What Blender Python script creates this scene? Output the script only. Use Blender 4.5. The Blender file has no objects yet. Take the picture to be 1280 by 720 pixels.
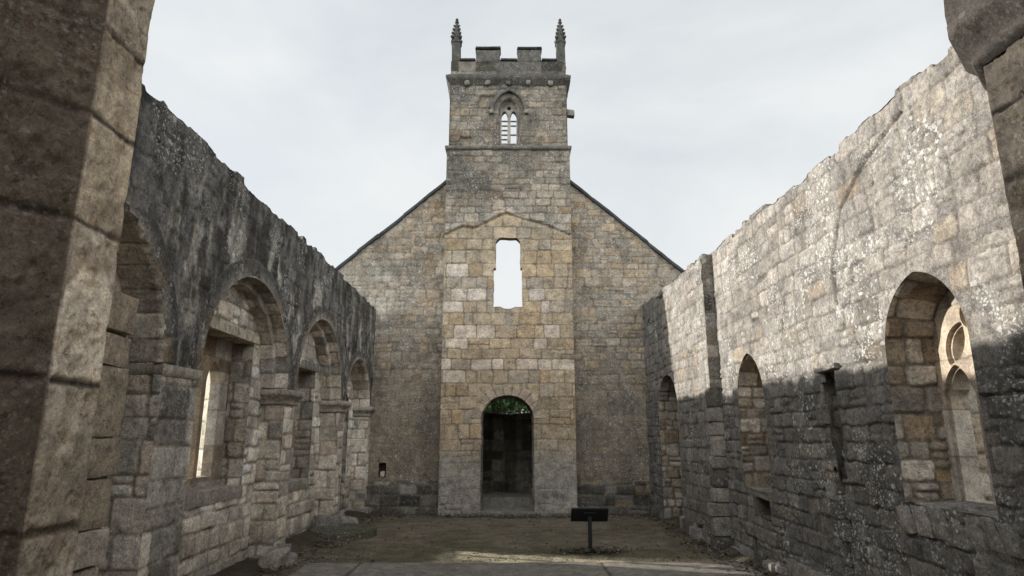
import bpy, math, random
import numpy as np
from mathutils import Vector

scene = bpy.context.scene
COL = scene.collection
rad = math.radians

# ------------------------------------------------------------------ camera, sky, sun
cam_d = bpy.data.cameras.new("camera"); cam = bpy.data.objects.new("camera", cam_d); COL.objects.link(cam)
cam_d.sensor_width = 36.0; cam_d.lens = 22.5; cam_d.clip_start = .05; cam_d.clip_end = 3000
cam.location = (0, 0, 1.8); cam.rotation_euler = (rad(90 + 13.02), 0, rad(-.215))
scene.camera = cam

EAST_GAIN = 3.6
SUN_EL, SUN_DIR = 18.6, (1.0, -.34)          # horizontal travel direction of the light
w = bpy.data.worlds.new("World"); scene.world = w; w.use_nodes = True
nt = w.node_tree; nt.nodes.clear()
o = nt.nodes.new("ShaderNodeOutputWorld"); bg = nt.nodes.new("ShaderNodeBackground")
sky = nt.nodes.new("ShaderNodeTexSky"); sky.sky_type = 'NISHITA'; sky.sun_disc = False
sky.sun_elevation = rad(SUN_EL)
# vector towards the sun is (-1, +.34): compass angle measured from +Y clockwise
sky.sun_rotation = math.atan2(-SUN_DIR[0], -SUN_DIR[1])
tc = nt.nodes.new("ShaderNodeTexCoord"); mp = nt.nodes.new("ShaderNodeMapping")
mp.inputs['Scale'].default_value = (1.0, 1.0, 2.2)
n1 = nt.nodes.new("ShaderNodeTexNoise"); n1.inputs['Scale'].default_value = 1.7; n1.inputs['Detail'].default_value = 7
n1.inputs['Roughness'].default_value = .55; n1.inputs['Distortion'].default_value = .4
rp = nt.nodes.new("ShaderNodeValToRGB")
rp.color_ramp.elements[0].position = .30; rp.color_ramp.elements[0].color = (.66, .66, .66, 1)
rp.color_ramp.elements[1].position = .66; rp.color_ramp.elements[1].color = (.97, .97, .97, 1)
mx = nt.nodes.new("ShaderNodeMix"); mx.data_type = 'RGBA'
nt.links.new(tc.outputs['Generated'], mp.inputs[0]); nt.links.new(mp.outputs[0], n1.inputs['Vector'])
nt.links.new(n1.outputs['Fac'], rp.inputs[0])
sz = nt.nodes.new("ShaderNodeSeparateXYZ"); nt.links.new(tc.outputs['Generated'], sz.inputs[0])
zen = nt.nodes.new("ShaderNodeMapRange"); zen.interpolation_type = 'SMOOTHSTEP'      # cloud thinned overhead, out of view, to cut fill on the floor
zen.inputs[1].default_value = .68; zen.inputs[2].default_value = .9; zen.inputs[3].default_value = 1.0; zen.inputs[4].default_value = .3
nt.links.new(sz.outputs['Z'], zen.inputs[0])
cm = nt.nodes.new("ShaderNodeMath"); cm.operation = 'MULTIPLY'
nt.links.new(rp.outputs[0], cm.inputs[0]); nt.links.new(zen.outputs[0], cm.inputs[1]); nt.links.new(cm.outputs[0], mx.inputs['Factor'])
# thin cloud: white in the west, boosted in the unseen east as added fill for the west wall
sxyz = nt.nodes.new("ShaderNodeSeparateXYZ"); nt.links.new(tc.outputs['Generated'], sxyz.inputs[0])
mr = nt.nodes.new("ShaderNodeMapRange"); mr.interpolation_type = 'SMOOTHSTEP'
mr.inputs[1].default_value = .2; mr.inputs[2].default_value = -.8; mr.inputs[3].default_value = 1.0; mr.inputs[4].default_value = EAST_GAIN
nt.links.new(sxyz.outputs['Y'], mr.inputs[0])
gain = nt.nodes.new("ShaderNodeVectorMath"); gain.operation = 'SCALE'; gain.inputs[0].default_value = (6.35, 6.55, 6.6)
nt.links.new(mr.outputs[0], gain.inputs[3])
nt.links.new(sky.outputs[0], mx.inputs[6]); nt.links.new(gain.outputs[0], mx.inputs[7])
nt.links.new(mx.outputs[2], bg.inputs['Color']); bg.inputs['Strength'].default_value = .1
nt.links.new(bg.outputs[0], o.inputs[0])

sd = bpy.data.lights.new("sun", 'SUN'); so = bpy.data.objects.new("sun", sd); COL.objects.link(so)
sd.energy = 5.0; sd.angle = rad(.7); sd.color = (1, .965, .91)
hl = math.hypot(*SUN_DIR)
so.rotation_euler = Vector((SUN_DIR[0]/hl, SUN_DIR[1]/hl, -math.tan(rad(SUN_EL)))).to_track_quat('-Z', 'Y').to_euler()
so.location = (-30, 20, 20)
vs = scene.view_settings
vs.view_transform = 'Standard'; vs.look = 'None'; vs.gamma = 1; vs.exposure = .45; vs.use_curve_mapping = False

# ------------------------------------------------------------------ numpy helpers
def hsh(ix, iy, seed):
    n = (ix.astype(np.int64)*374761393 + iy.astype(np.int64)*668265263 + seed*1442695) & 0xffffffff
    n = ((n ^ (n >> 13))*1274126177) & 0xffffffff
    n = ((n ^ (n >> 16))*2246822519) & 0xffffffff
    return ((n ^ (n >> 15)) & 0xffff)/65535.0
def vnoise(x, y, seed):
    x = np.asarray(x, float); y = np.asarray(y, float)
    ix = np.floor(x); iy = np.floor(y); fx = x-ix; fy = y-iy
    fx = fx*fx*(3-2*fx); fy = fy*fy*(3-2*fy)
    a = hsh(ix, iy, seed); b = hsh(ix+1, iy, seed); c = hsh(ix, iy+1, seed); d = hsh(ix+1, iy+1, seed)
    return (a*(1-fx)+b*fx)*(1-fy) + (c*(1-fx)+d*fx)*fy
def fbm(x, y, seed, octv=4, g=.5):
    s = 0; a = 1; t = 0
    for k in range(octv):
        s = s + a*vnoise(x*2**k+k*17.3, y*2**k-k*9.1, seed+k*31); t += a; a *= g
    return s/t
def ss(a, b, x):
    t = np.clip((x-a)/(b-a), 0, 1); return t*t*(3-2*t)

# stone colours (linear albedo)
TAN = (.39, .325, .25); GTAN = (.345, .31, .268); GREY = (.275, .257, .232); DARK = (.13, .12, .105)
PALE = (.52, .465, .395); ORANGE = (.40, .29, .17); BROWN = (.28, .215, .15); CREAM = (.56, .50, .40)
MORTAR = (.22, .195, .16)

class Stones:
    """Coursed masonry layout over a (u, v) rectangle; rotate=True runs courses along u."""
    def __init__(s, seed, u0, u1, v0, v1, ch=(.17, .3), lw=(.25, .55), jw=.02, depth=.022, offs=.012, rough=.008,
                 warp=.02, split=.12, pal=((TAN, 1),), rotate=False, courses=None, lost=.006, mortar=MORTAR, var=.16, joint=None):
        s.rotate = rotate
        if rotate: u0, u1, v0, v1 = v0, v1, u0, u1
        rng = np.random.RandomState(seed)
        s.seed, s.jw, s.depth, s.rough, s.warp = seed, jw, depth, rough, warp
        s.mortar = np.array(mortar)
        if courses is not None: cb = list(courses)
        else:
            cb = [v0-.4]
            while cb[-1] < v1+.4: cb.append(cb[-1]+rng.uniform(*ch))
        s.cb = np.array(cb); s.rows = []
        cols = np.array([p[0] for p in pal]); wt = np.array([p[1] for p in pal], float); wt /= wt.sum()
        for k in range(len(cb)-1):
            hgt = cb[k+1]-cb[k]; j = [u0-.6-rng.uniform(0, lw[1])]
            while j[-1] < u1+.6: j.append(j[-1]+rng.uniform(*lw)*(.7+.3*hgt/(.5*(ch[0]+ch[1]))))
            n = len(j)
            m = 2*n
            c = cols[rng.choice(len(cols), m, p=wt)]*(1+var*rng.randn(m, 1)).clip(.55, 1.5)
            off = rng.randn(m)*offs
            off[rng.rand(m) < lost] -= .07
            s.rows.append((np.array(j), off, c, np.where(rng.rand(n) < split, rng.uniform(.38, .62, n), 9.), rng.rand(m)))
    def eval(s, u, v):
        if s.rotate: u, v = v, u
        sh = u.shape; u = u.ravel(); v = v.ravel()
        uw = u+(fbm(u*1.7, v*1.7, s.seed+5, 2)-.5)*2*s.warp+(vnoise(u*9, v*9, s.seed+6)-.5)*s.warp*.9
        vw = v+(fbm(u*1.1, v*1.3, s.seed+7, 2)-.5)*2*s.warp+(vnoise(u*9, v*9, s.seed+8)-.5)*s.warp*.9
        ci = np.clip(np.searchsorted(s.cb, vw)-1, 0, len(s.rows)-1)
        d = np.zeros_like(u); off = np.zeros_like(u); col = np.zeros((len(u), 3)); rid = np.zeros_like(u)
        for k in np.unique(ci):
            m = ci == k; j, of, cc, sp, rr = s.rows[k]; n = len(j)
            x = uw[m]; y = vw[m]; i = np.clip(np.searchsorted(j, x)-1, 0, n-2)
            du = np.minimum(x-j[i], j[i+1]-x)
            y0, y1 = s.cb[k], s.cb[k+1]; fr = (y-y0)/(y1-y0); spl = sp[i]; up = fr > spl
            ym = y0+np.minimum(spl, 1)*(y1-y0)
            dv = np.where(up, np.minimum(y-ym, y1-y), np.minimum(y-y0, ym-y))
            r = .045
            dd = np.minimum(du, dv); cr = (du < r) & (dv < r)
            dd = np.where(cr, r-np.hypot(r-np.maximum(du, -1), r-np.maximum(dv, -1)), dd)
            idx = i+up*n
            d[m] = dd; off[m] = of[idx]; col[m] = cc[idx]; rid[m] = rr[idx]
        jn = .6+.9*fbm(u*2.3, v*2.3, s.seed+9, 2)
        f = ss(.15*s.jw, s.jw*jn, d)
        h = off*f-s.depth*jn*(1-f)+s.rough*(fbm(u*7, v*7, s.seed+11, 4)-.5)*2*f
        # eroded hollows
        h -= .02*ss(.62, .8, fbm(u*3.1, v*3.1, s.seed+12, 3))*f
        mort = s.mortar*(.65+.7*fbm(u*4, v*4, s.seed+13, 3))[:, None]
        shade = (.8+.4*fbm(u*5, v*5, s.seed+14, 4))[:, None]
        c = mort*(1-f[:, None])+col*shade*f[:, None]
        return h.reshape(sh), c.reshape(sh+(3,)), f.reshape(sh), rid.reshape(sh)

# openings ---------------------------------------------------------------------
class Op:
    """arched opening: centre c, half width w, sill zb, springing zs, rise (rise<w ellipse, rise>w pointed)"""
    def __init__(s, c, w, zb, zs, rise): s.c, s.w, s.zb, s.zs, s.rise = c, w, zb, zs, rise
    def sdf(s, u, v, i=0.):
        w = s.w-i; du = np.abs(u-s.c); jam = du-w
        if s.rise > s.w*1.001:
            R = (s.w**2+s.rise**2)/(2*s.w); a = np.hypot(du+(R-s.w), v-s.zs)-(R-i)
        else:
            k = (s.rise-i)/w if s.rise > i else 1e-3
            a = (np.hypot(du, (v-s.zs)/k)-w)*min(1, max(k, .3))
            if s.rise < .02: a = np.maximum(jam, v-(s.zs-i))
        return np.maximum(np.where(v >= s.zs, a, jam), s.zb-v+i*0)
    def arc(s, q, i):
        if s.rise > s.w*1.001:
            R = (s.w**2+s.rise**2)/(2*s.w); Ri = R-i; top = np.sqrt(np.maximum(Ri**2-(R-s.w)**2, 1e-6))
            th = np.arctan2(top, R-s.w); qq = np.minimum(q, 1-q)*2; ang = qq*th
            x = (R-s.w)-Ri*np.cos(ang); z = s.zs+Ri*np.sin(ang)
            return s.c+np.where(q < .5, x, -x), z
        w = s.w-i; r = np.maximum(s.rise-i, 0)
        if s.rise <= .02:
            return s.c-w+2*w*q, np.full_like(q, s.zs-np.asarray(i)*1.0) if np.ndim(i) == 0 else s.zs-i+0*q
        a = math.pi*(1-q)
        return s.c+w*np.cos(a), s.zs+r*np.sin(a)
    def length(s):
        if s.rise <= .02: A = 2*s.w
        else: A = math.pi*(3*(s.w+s.rise)-math.sqrt((3*s.w+s.rise)*(s.w+3*s.rise)))/2
        return (s.zs-s.zb), A
    def outline(s, S, i):
        L, A = s.length(); i = np.broadcast_to(i, S.shape)
        q = np.clip((S-L)/A, 0, 1)
        if s.rise <= .02:
            x = s.c-(s.w-i)+2*(s.w-i)*q; z = s.zs-i
        elif s.rise > s.w*1.001: x, z = s.arc(q, i)
        else:
            a = math.pi*(1-q); x = s.c+(s.w-i)*np.cos(a); z = s.zs+np.maximum(s.rise-i, 0)*np.sin(a)
        x = np.where(S < L, s.c-(s.w-i), np.where(S > L+A, s.c+(s.w-i), x))
        z = np.where(S < L, s.zb+S, np.where(S > L+A, s.zb+(2*L+A-S), z))
        return x, z

def union(*f): return lambda u, v: np.minimum.reduce([g(u, v) for g in f])
def rect(u0, u1, v0, v1): return lambda u, v: np.maximum(np.maximum(u0-u, u-u1), np.maximum(v0-v, v-v1))

# frames: local (a, z, n) to world; n points into the nave / at the viewer
F_S = lambda X: (lambda a, z, n: np.stack(np.broadcast_arrays(X+n, a, z), -1))          # left wall
F_N = lambda X: (lambda a, z, n: np.stack(np.broadcast_arrays(X-n, a, z), -1))          # right wall
F_W = lambda Y: (lambda a, z, n: np.stack(np.broadcast_arrays(a, Y-n, z), -1))          # facing the camera
F_E = lambda Y: (lambda a, z, n: np.stack(np.broadcast_arrays(a, Y+n, z), -1))          # facing away

class Acc:
    def __init__(s): s.v = []; s.f4 = []; s.c = []; s.n = 0
    def add(s, P, Q, C):
        s.v.append(np.asarray(P, float)); s.f4.append(np.asarray(Q, np.int64)+s.n); s.c.append(np.asarray(C, float)); s.n += len(P)
    def build(s, name, mat, parent=None, smooth=True):
        v = np.concatenate(s.v); f = np.concatenate(s.f4); c = np.concatenate(s.c)
        used = np.zeros(len(v), bool); used[f.ravel()] = True
        remap = np.cumsum(used)-1; v = v[used]; c = c[used]; f = remap[f]
        org = np.zeros(3)
        me = bpy.data.meshes.new(name)
        me.vertices.add(len(v)); me.vertices.foreach_set("co", (v-org).astype(np.float32).ravel())
        me.loops.add(f.size); me.polygons.add(len(f))
        me.loops.foreach_set("vertex_index", f.astype(np.int32).ravel())
        me.polygons.foreach_set("loop_start", np.arange(0, f.size, 4, dtype=np.int32))
        me.polygons.foreach_set("use_smooth", np.full(len(f), smooth))
        at = me.color_attributes.new("Col", 'FLOAT_COLOR', 'POINT')
        at.data.foreach_set("color", c.astype(np.float32).ravel())
        me.update(calc_edges=True); me.validate()
        me.materials.append(mat)
        ob = bpy.data.objects.new(name, me); COL.objects.link(ob)
        if parent is not None: link(ob, parent)
        return ob

def link(ob, parent):
    ob.parent = parent
    m = parent
    loc = Vector((0, 0, 0))
    while m is not None: loc = loc+m.location; m = m.parent
    ob.location = ob.location-loc if ob.location.length > 0 else -loc

def sheet(acc, us, vv, mapper, stones=None, hole=None, colfn=None, flip=False, edge0=(0, 0, 0, 0), disp=1., lich=0., extrude=None, flat=None, fade=.03):
    """grid surface; mapper(U,V,n)->xyz with n along the outward normal; edge0 pins (u0,u1,v0,v1) borders to n=0"""
    us = np.asarray(us, float); vv = np.asarray(vv, float)
    U, V = np.meshgrid(us, vv, indexing='ij'); nu, nv = U.shape
    keep = np.ones((nu-1, nv-1), bool); snapped = np.zeros((nu, nv), bool)
    hd = None
    if hole is not None:
        cu = .25*(U[1:, 1:]+U[:-1, 1:]+U[1:, :-1]+U[:-1, :-1]); cv = .25*(V[1:, 1:]+V[:-1, 1:]+V[1:, :-1]+V[:-1, :-1])
        keep = hole(cu, cv) > 0
        kp = np.zeros((nu+1, nv+1), bool); kp[1:-1, 1:-1] = keep
        anyk = kp[1:, 1:] | kp[:-1, 1:] | kp[1:, :-1] | kp[:-1, :-1]
        inb = np.ones((nu+1, nv+1), bool); inb[1:-1, 1:-1] = keep     # outside grid counts as kept
        allk = inb[1:, 1:] & inb[:-1, 1:] & inb[1:, :-1] & inb[:-1, :-1]
        bd = anyk & ~allk; snapped = bd
        if bd.any():
            bu, bv = U[bd], V[bd]; e = 1e-3
            for _ in range(3):
                g = hole(bu, bv); gx = (hole(bu+e, bv)-hole(bu-e, bv))/(2*e); gy = (hole(bu, bv+e)-hole(bu, bv-e))/(2*e)
                l = gx*gx+gy*gy+1e-6; bu = bu-np.clip(g*gx/l, -.03, .03); bv = bv-np.clip(g*gy/l, -.03, .03)
            U = U.copy(); V = V.copy(); U[bd] = bu; V[bd] = bv
        hd = hole(U, V)
    if stones is not None:
        h, c, f, rid = stones.eval(U, V)
    else:
        h = np.zeros_like(U); c = np.full(U.shape+(3,), .3) if flat is None else np.broadcast_to(np.array(flat), U.shape+(3,)).copy()
        f = np.ones_like(U); rid = np.zeros_like(U)
    h = h*disp
    if hd is not None: h = h*ss(0, fade, np.maximum(hd, 0))
    for k, flag in enumerate(edge0):
        if flag:
            d = (U-us[0], us[-1]-U, V-vv[0], vv[-1]-V)[k]; h = h*ss(0, .03, d)
    lc = np.full(U.shape, float(lich))
    if colfn is not None:
        r = colfn(U, V, c, f, rid)
        if isinstance(r, tuple): c, lc = r
        else: c = r
    P = mapper(U, V, h)
    idx = np.arange(nu*nv).reshape(nu, nv)
    a, b, cc, d = idx[:-1, :-1][keep], idx[1:, :-1][keep], idx[1:, 1:][keep], idx[:-1, 1:][keep]
    Q = np.stack((a, d, cc, b) if flip else (a, b, cc, d), -1)
    C = np.concatenate((np.clip(c, .01, .9), np.broadcast_to(lc, U.shape)[..., None]), -1).reshape(-1, 4)
    acc.add(P.reshape(-1, 3), Q, C)
    if extrude is not None and snapped.any():     # walls of the hole, n from 0 to extrude
        kp = np.zeros((nu+1, nv+1), bool); kp[1:-1, 1:-1] = keep
        E = []
        # vertical edges (i,j)-(i,j+1): cells left kp[i,j+1], right kp[i+1,j+1]
        L = kp[:-1, 1:-1]; R = kp[1:, 1:-1]; i, j = np.where(L & ~R); E.append(np.stack((idx[i, j], idx[i, j+1]), -1))
        i, j = np.where(~L & R); E.append(np.stack((idx[i, j+1], idx[i, j]), -1))
        B = kp[1:-1, :-1]; T = kp[1:-1, 1:]; i, j = np.where(B & ~T); E.append(np.stack((idx[i+1, j], idx[i, j]), -1))
        i, j = np.where(~B & T); E.append(np.stack((idx[i, j], idx[i+1, j]), -1))
        E = np.concatenate(E)
        sn = snapped.ravel(); E = E[sn[E[:, 0]] & sn[E[:, 1]]]
        P0 = mapper(U, V, 0*h).reshape(-1, 3); n = len(E)
        steps = max(2, int(abs(extrude)/.05)+1); lv = np.linspace(0, extrude, steps)
        pts = []
        for t in lv: pts.append(np.stack([mapper(U.ravel()[E[:, k]], V.ravel()[E[:, k]], np.full(n, t)) for k in (0, 1)], 1))
        A = np.stack(pts, 0).reshape(-1, 3)       # steps, n, 2
        ii = np.arange(steps*n*2).reshape(steps, n, 2)
        Qe = np.stack((ii[:-1, :, 0], ii[:-1, :, 1], ii[1:, :, 1], ii[1:, :, 0]), -1).reshape(-1, 4)
        if flip: Qe = Qe[:, ::-1]
        Ce = np.broadcast_to(C[E.ravel()].reshape(1, n, 2, 4), (steps, n, 2, 4)).reshape(-1, 4).copy()
        acc.add(A, Qe, Ce)

def reveal(acc, op, frame, prof, res=.025, stones=None, colfn=None, flip=False, s_range=None, wob=None):
    """surface running round an opening through the wall; prof = [(inset, n), ...]"""
    prof = np.array(prof, float); seg = np.hypot(*(np.diff(prof, axis=0).T)); T = np.concatenate(([0], np.cumsum(seg)))
    L, A = op.length(); s0, s1 = s_range or (0, 2*L+A)
    us = np.linspace(s0, s1, max(4, int((s1-s0)/res)))
    tt = np.unique(np.concatenate([np.linspace(T[k], T[k+1], max(2, int(seg[k]/res)+1)) for k in range(len(seg))]))
    def mp(S, t, h):
        i = np.interp(t, T, prof[:, 0])+h*1.0+(wob(S, t) if wob else 0); n = np.interp(t, T, prof[:, 1])
        x, z = op.outline(S, i); return frame(x, z, n)
    sheet(acc, us, tt, mp, stones, None, colfn, flip, (0, 0, 1, 1))

def box(acc, frame, a0, a1, z0, z1, n0, n1, col, rough=.006, res=.06, seed=1, lich=0., bev=.012):
    """weathered block"""
    def g(lo, hi): 
        k = max(3, int((hi-lo)/res)+1); x = np.linspace(lo, hi, k); return x
    A, Z, N = g(a0, a1), g(z0, z1), g(n0, n1)
    def face(x, y, fn, flip):
        U, V = np.meshgrid(x, y, indexing='ij'); a, z, n = fn(U, V)
        a, z, n = np.broadcast_arrays(a, z, n); a = a.astype(float).copy(); z = z.astype(float).copy(); n = n.astype(float).copy()
        # round the corners
        b = min(bev, (a1-a0)*.3, (z1-z0)*.3, (n1-n0)*.3)
        ea = np.minimum(a-a0, a1-a) < 1e-6; ez = np.minimum(z-z0, z1-z) < 1e-6; en = np.minimum(n-n0, n1-n) < 1e-6
        cnt = ea.astype(int)+ez+en; k = np.where(cnt >= 2, b*.6, 0)
        a = a-k*ea*np.sign(a-(a0+a1)/2); z = z-k*ez*np.sign(z-(z0+z1)/2); n = n-k*en*np.sign(n-(n0+n1)/2)
        r1 = (fbm(a*5+n*3, z*5+n*2, seed, 3)-.5)*2*rough
        a = a+r1; n = n+(fbm(a*4+7, z*4+n*4, seed+3, 3)-.5)*2*rough; z = z+(fbm(a*4+n*4, n*4+3, seed+5, 3)-.5)*2*rough
        P = frame(a, z, n); nu, nv = U.shape; idx = np.arange(nu*nv).reshape(nu, nv)
        Q = np.stack((idx[:-1, :-1], idx[1:, :-1], idx[1:, 1:], idx[:-1, 1:]), -1).reshape(-1, 4)
        if flip: Q = Q[:, ::-1]
        c = np.array(col)*(.8+.4*fbm(a*6+n*5, z*6+n*4, seed+8, 3))[..., None]
        acc.add(P.reshape(-1, 3), Q, np.concatenate((c, np.full(U.shape+(1,), lich)), -1).reshape(-1, 4))
    face(A, Z, lambda u, v: (u, v, n1), False); face(A, Z, lambda u, v: (u, v, n0), True)
    face(A, N, lambda u, v: (u, z1, v), True); face(A, N, lambda u, v: (u, z0, v), False)
    face(Z, N, lambda u, v: (a0, u, v), True); face(Z, N, lambda u, v: (a1, u, v), False)

def strip(acc, path, prof, col, seed=1, rough=.006, res=.06, closed=False, lich=0.):
    """moulding: 2-D profile (out, z) swept along a horizontal polyline path [(x,y)], mitred, out = right-hand side"""
    path = np.array(path, float); prof = np.array(prof, float)
    nseg = len(path)-1; d = np.diff(path, axis=0); d /= np.linalg.norm(d, axis=1)[:, None]
    nr = np.stack((d[:, 1], -d[:, 0]), -1)
    mit = []
    for k in range(len(path)):
        if k == 0: m = nr[0]
        elif k == nseg: m = nr[-1]
        else: m = nr[k-1]+nr[k]; m = m/np.dot(m, nr[k])
        mit.append(m)
    mit = np.array(mit)
    pp = []
    for k in range(nseg):
        L = np.linalg.norm(path[k+1]-path[k]); n = max(2, int(L/res)+1)
        t = np.linspace(0, 1, n)[:, None, None]
        a = path[k][None]+prof[:, :1]*mit[k][None]; b = path[k+1][None]+prof[:, :1]*mit[k+1][None]
        xy = a[None]*(1-t)+b[None]*t
        z = np.broadcast_to(prof[:, 1], xy.shape[:2])
        x, y = xy[..., 0], xy[..., 1]
        nz = (fbm((x+y)*5, z*6+x, seed, 3)-.5)*2*rough
        P = np.stack((x+nz, y+nz, z+(fbm((x-y)*5, z*6, seed+4, 3)-.5)*2*rough), -1)
        idx = np.arange(P.shape[0]*P.shape[1]).reshape(P.shape[:2])
        Q = np.stack((idx[:-1, :-1], idx[1:, :-1], idx[1:, 1:], idx[:-1, 1:]), -1).reshape(-1, 4)
        c = np.array(col)*(.75+.5*fbm((x+y)*4, z*5, seed+8, 4))[..., None]
        acc.add(P.reshape(-1, 3), Q, np.concatenate((c, np.full(x.shape+(1,), lich)), -1).reshape(-1, 4))

def empty(name, loc, label, cat, group=None):
    ob = bpy.data.objects.new(name, None); COL.objects.link(ob); ob.location = loc; ob.empty_display_size = .3
    ob['label'] = label; ob['category'] = cat
    if group: ob['group'] = group
    return ob
def lin(a, b, r): return np.linspace(a, b, max(2, int(round((b-a)/r))+1))
def adaptive(a, b, k=.0021, lo=.013, hi=.034):
    x = [a]
    while x[-1] < b: x.append(x[-1]+min(max(k*x[-1], lo), hi))
    x = np.array(x); return a+(x-a)*(b-a)/(x[-1]-a)

# ------------------------------------------------------------------ materials
def nodes(name):
    m = bpy.data.materials.new(name); m.use_nodes = True; t = m.node_tree
    return m, t, t.nodes["Principled BSDF"]
def mixc(t, typ, fac, a, b):
    n = t.nodes.new("ShaderNodeMix"); n.data_type = 'RGBA'; n.blend_type = typ
    for s, v in ((0, fac), (6, a), (7, b)):
        if hasattr(v, 'is_linked'): t.links.new(v, n.inputs[s])
        else: n.inputs[s].default_value = v
    return n.outputs[2]
def ramp(t, src, p0, p1, c0=(0, 0, 0, 1), c1=(1, 1, 1, 1)):
    r = t.nodes.new("ShaderNodeValToRGB"); e = r.color_ramp.elements
    e[0].position = p0; e[1].position = p1; e[0].color = c0; e[1].color = c1
    t.links.new(src, r.inputs[0]); return r.outputs[0]
def noise(t, vec, scale, detail=5, rough=.6):
    n = t.nodes.new("ShaderNodeTexNoise"); n.inputs['Scale'].default_value = scale; n.inputs['Detail'].default_value = detail
    n.inputs['Roughness'].default_value = rough; t.links.new(vec, n.inputs['Vector']); return n.outputs['Fac']
def math_(t, op, a, b):
    n = t.nodes.new("ShaderNodeMath"); n.operation = op
    for i, v in enumerate((a, b)):
        if hasattr(v, 'is_linked'): t.links.new(v, n.inputs[i])
        else: n.inputs[i].default_value = v
    return n.outputs[0]

def stone_mat(name, bump=.6, spots=True, scale=1., con=1., smear=None):
    m, t, p = nodes(name)
    at = t.nodes.new("ShaderNodeAttribute"); at.attribute_name = "Col"
    geo = t.nodes.new("ShaderNodeNewGeometry"); pos = geo.outputs['Position']
    f1 = noise(t, pos, 30*scale, 8, .74); f2 = noise(t, pos, 6.5*scale, 6, .68); f3 = noise(t, pos, 110*scale, 4, .65)
    c = mixc(t, 'MULTIPLY', 1., at.outputs['Color'], ramp(t, f1, .34, .68, (1-.40*con, 1-.41*con, 1-.41*con, 1), (1+.38*con, 1+.37*con, 1+.34*con, 1)))
    c = mixc(t, 'MULTIPLY', 1., c, ramp(t, f2, .34, .66, (.68, .68, .70, 1), (1.26, 1.24, 1.2, 1)))
    # pits and dark crust
    pit = ramp(t, f3, .34, .46)
    c = mixc(t, 'MULTIPLY', .7, c, pit)
    if smear:                                 # hard-edged crusts and stains
        sc_, lo, colr_ = smear
        c = mixc(t, 'MULTIPLY', 1., c, ramp(t, noise(t, pos, sc_, 10, .72), lo, lo+.025, (1, 1, 1, 1), colr_))
        c = mixc(t, 'MULTIPLY', 1., c, ramp(t, noise(t, pos, sc_*3.1, 8, .7), lo+.05, lo+.07, (1, 1, 1, 1), (.6, .57, .54, 1)))
    if spots:
        for sc, th, colr, msc in ((7.5, .13, (.62, .61, .57, 1), 1.1), (17, .20, (.58, .575, .54, 1), 1.7), (36, .27, (.54, .535, .50, 1), 2.2)):
            v = t.nodes.new("ShaderNodeTexVoronoi"); v.inputs['Scale'].default_value = sc; v.inputs['Randomness'].default_value = 1
            off = t.nodes.new("ShaderNodeVectorMath"); off.operation = 'ADD'
            nz = t.nodes.new("ShaderNodeTexNoise"); nz.inputs['Scale'].default_value = sc*1.8; nz.inputs['Detail'].default_value = 3
            t.links.new(pos, nz.inputs['Vector'])
            scl = t.nodes.new("ShaderNodeVectorMath"); scl.operation = 'SCALE'; scl.inputs[3].default_value = .9/sc
            t.links.new(nz.outputs['Color'], scl.inputs[0]); t.links.new(pos, off.inputs[0]); t.links.new(scl.outputs[0], off.inputs[1])
            t.links.new(off.outputs[0], v.inputs['Vector'])
            sepr = t.nodes.new("ShaderNodeSeparateColor"); t.links.new(v.outputs['Color'], sepr.inputs[0])
            size = math_(t, 'MULTIPLY', sepr.outputs[0], th*1.9)
            d = math_(t, 'SUBTRACT', size, v.outputs['Distance'])
            mask = ramp(t, d, .0, .03)
            area = ramp(t, noise(t, pos, msc, 3, .6), .42, .58)
            k = math_(t, 'MULTIPLY', math_(t, 'MULTIPLY', mask, area), at.outputs['Alpha'])
            c = mixc(t, 'MIX', math_(t, 'MINIMUM', k, .85), c, colr)
    t.links.new(c, p.inputs['Base Color'])
    p.inputs['Roughness'].default_value = .93; p.inputs['Specular IOR Level'].default_value = .18
    b = t.nodes.new("ShaderNodeBump"); b.inputs['Strength'].default_value = bump; b.inputs['Distance'].default_value = .018
    hsum = math_(t, 'ADD', f1, math_(t, 'MULTIPLY', f3, .45))
    t.links.new(hsum, b.inputs['Height']); t.links.new(b.outputs[0], p.inputs['Normal'])
    return m
M_STONE = stone_mat("weathered_limestone", bump=.85, smear=(8., .55, (.76, .755, .75, 1)))
M_PIER = stone_mat("dressed_stone", bump=.6, con=.8, scale=1.9, smear=(5.5, .54, (.80, .75, .70, 1)))
M_FINE = stone_mat("fine_carved_stone", bump=.35, spots=False, con=.8)

def earth_mat():
    m, t, p = nodes("mossy_earth")
    at = t.nodes.new("ShaderNodeAttribute"); at.attribute_name = "Col"
    geo = t.nodes.new("ShaderNodeNewGeometry"); pos = geo.outputs['Position']
    f1 = noise(t, pos, 34, 6, .72); f2 = noise(t, pos, 3.4, 5, .6); f3 = noise(t, pos, 120, 3, .6)
    c = mixc(t, 'MULTIPLY', 1., at.outputs['Color'], ramp(t, f1, .3, .72, (.5, .5, .5, 1), (1.45, 1.45, 1.42, 1)))
    c = mixc(t, 'MULTIPLY', 1., c, ramp(t, f2, .3, .72, (.72, .72, .74, 1), (1.22, 1.22, 1.16, 1)))
    t.links.new(c, p.inputs['Base Color']); p.inputs['Roughness'].default_value = .95; p.inputs['Specular IOR Level'].default_value = .12
    b = t.nodes.new("ShaderNodeBump"); b.inputs['Strength'].default_value = .7; b.inputs['Distance'].default_value = .02
    t.links.new(math_(t, 'ADD', f1, math_(t, 'MULTIPLY', f3, .5)), b.inputs['Height']); t.links.new(b.outputs[0], p.inputs['Normal'])
    return m
M_EARTH = earth_mat()
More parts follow.
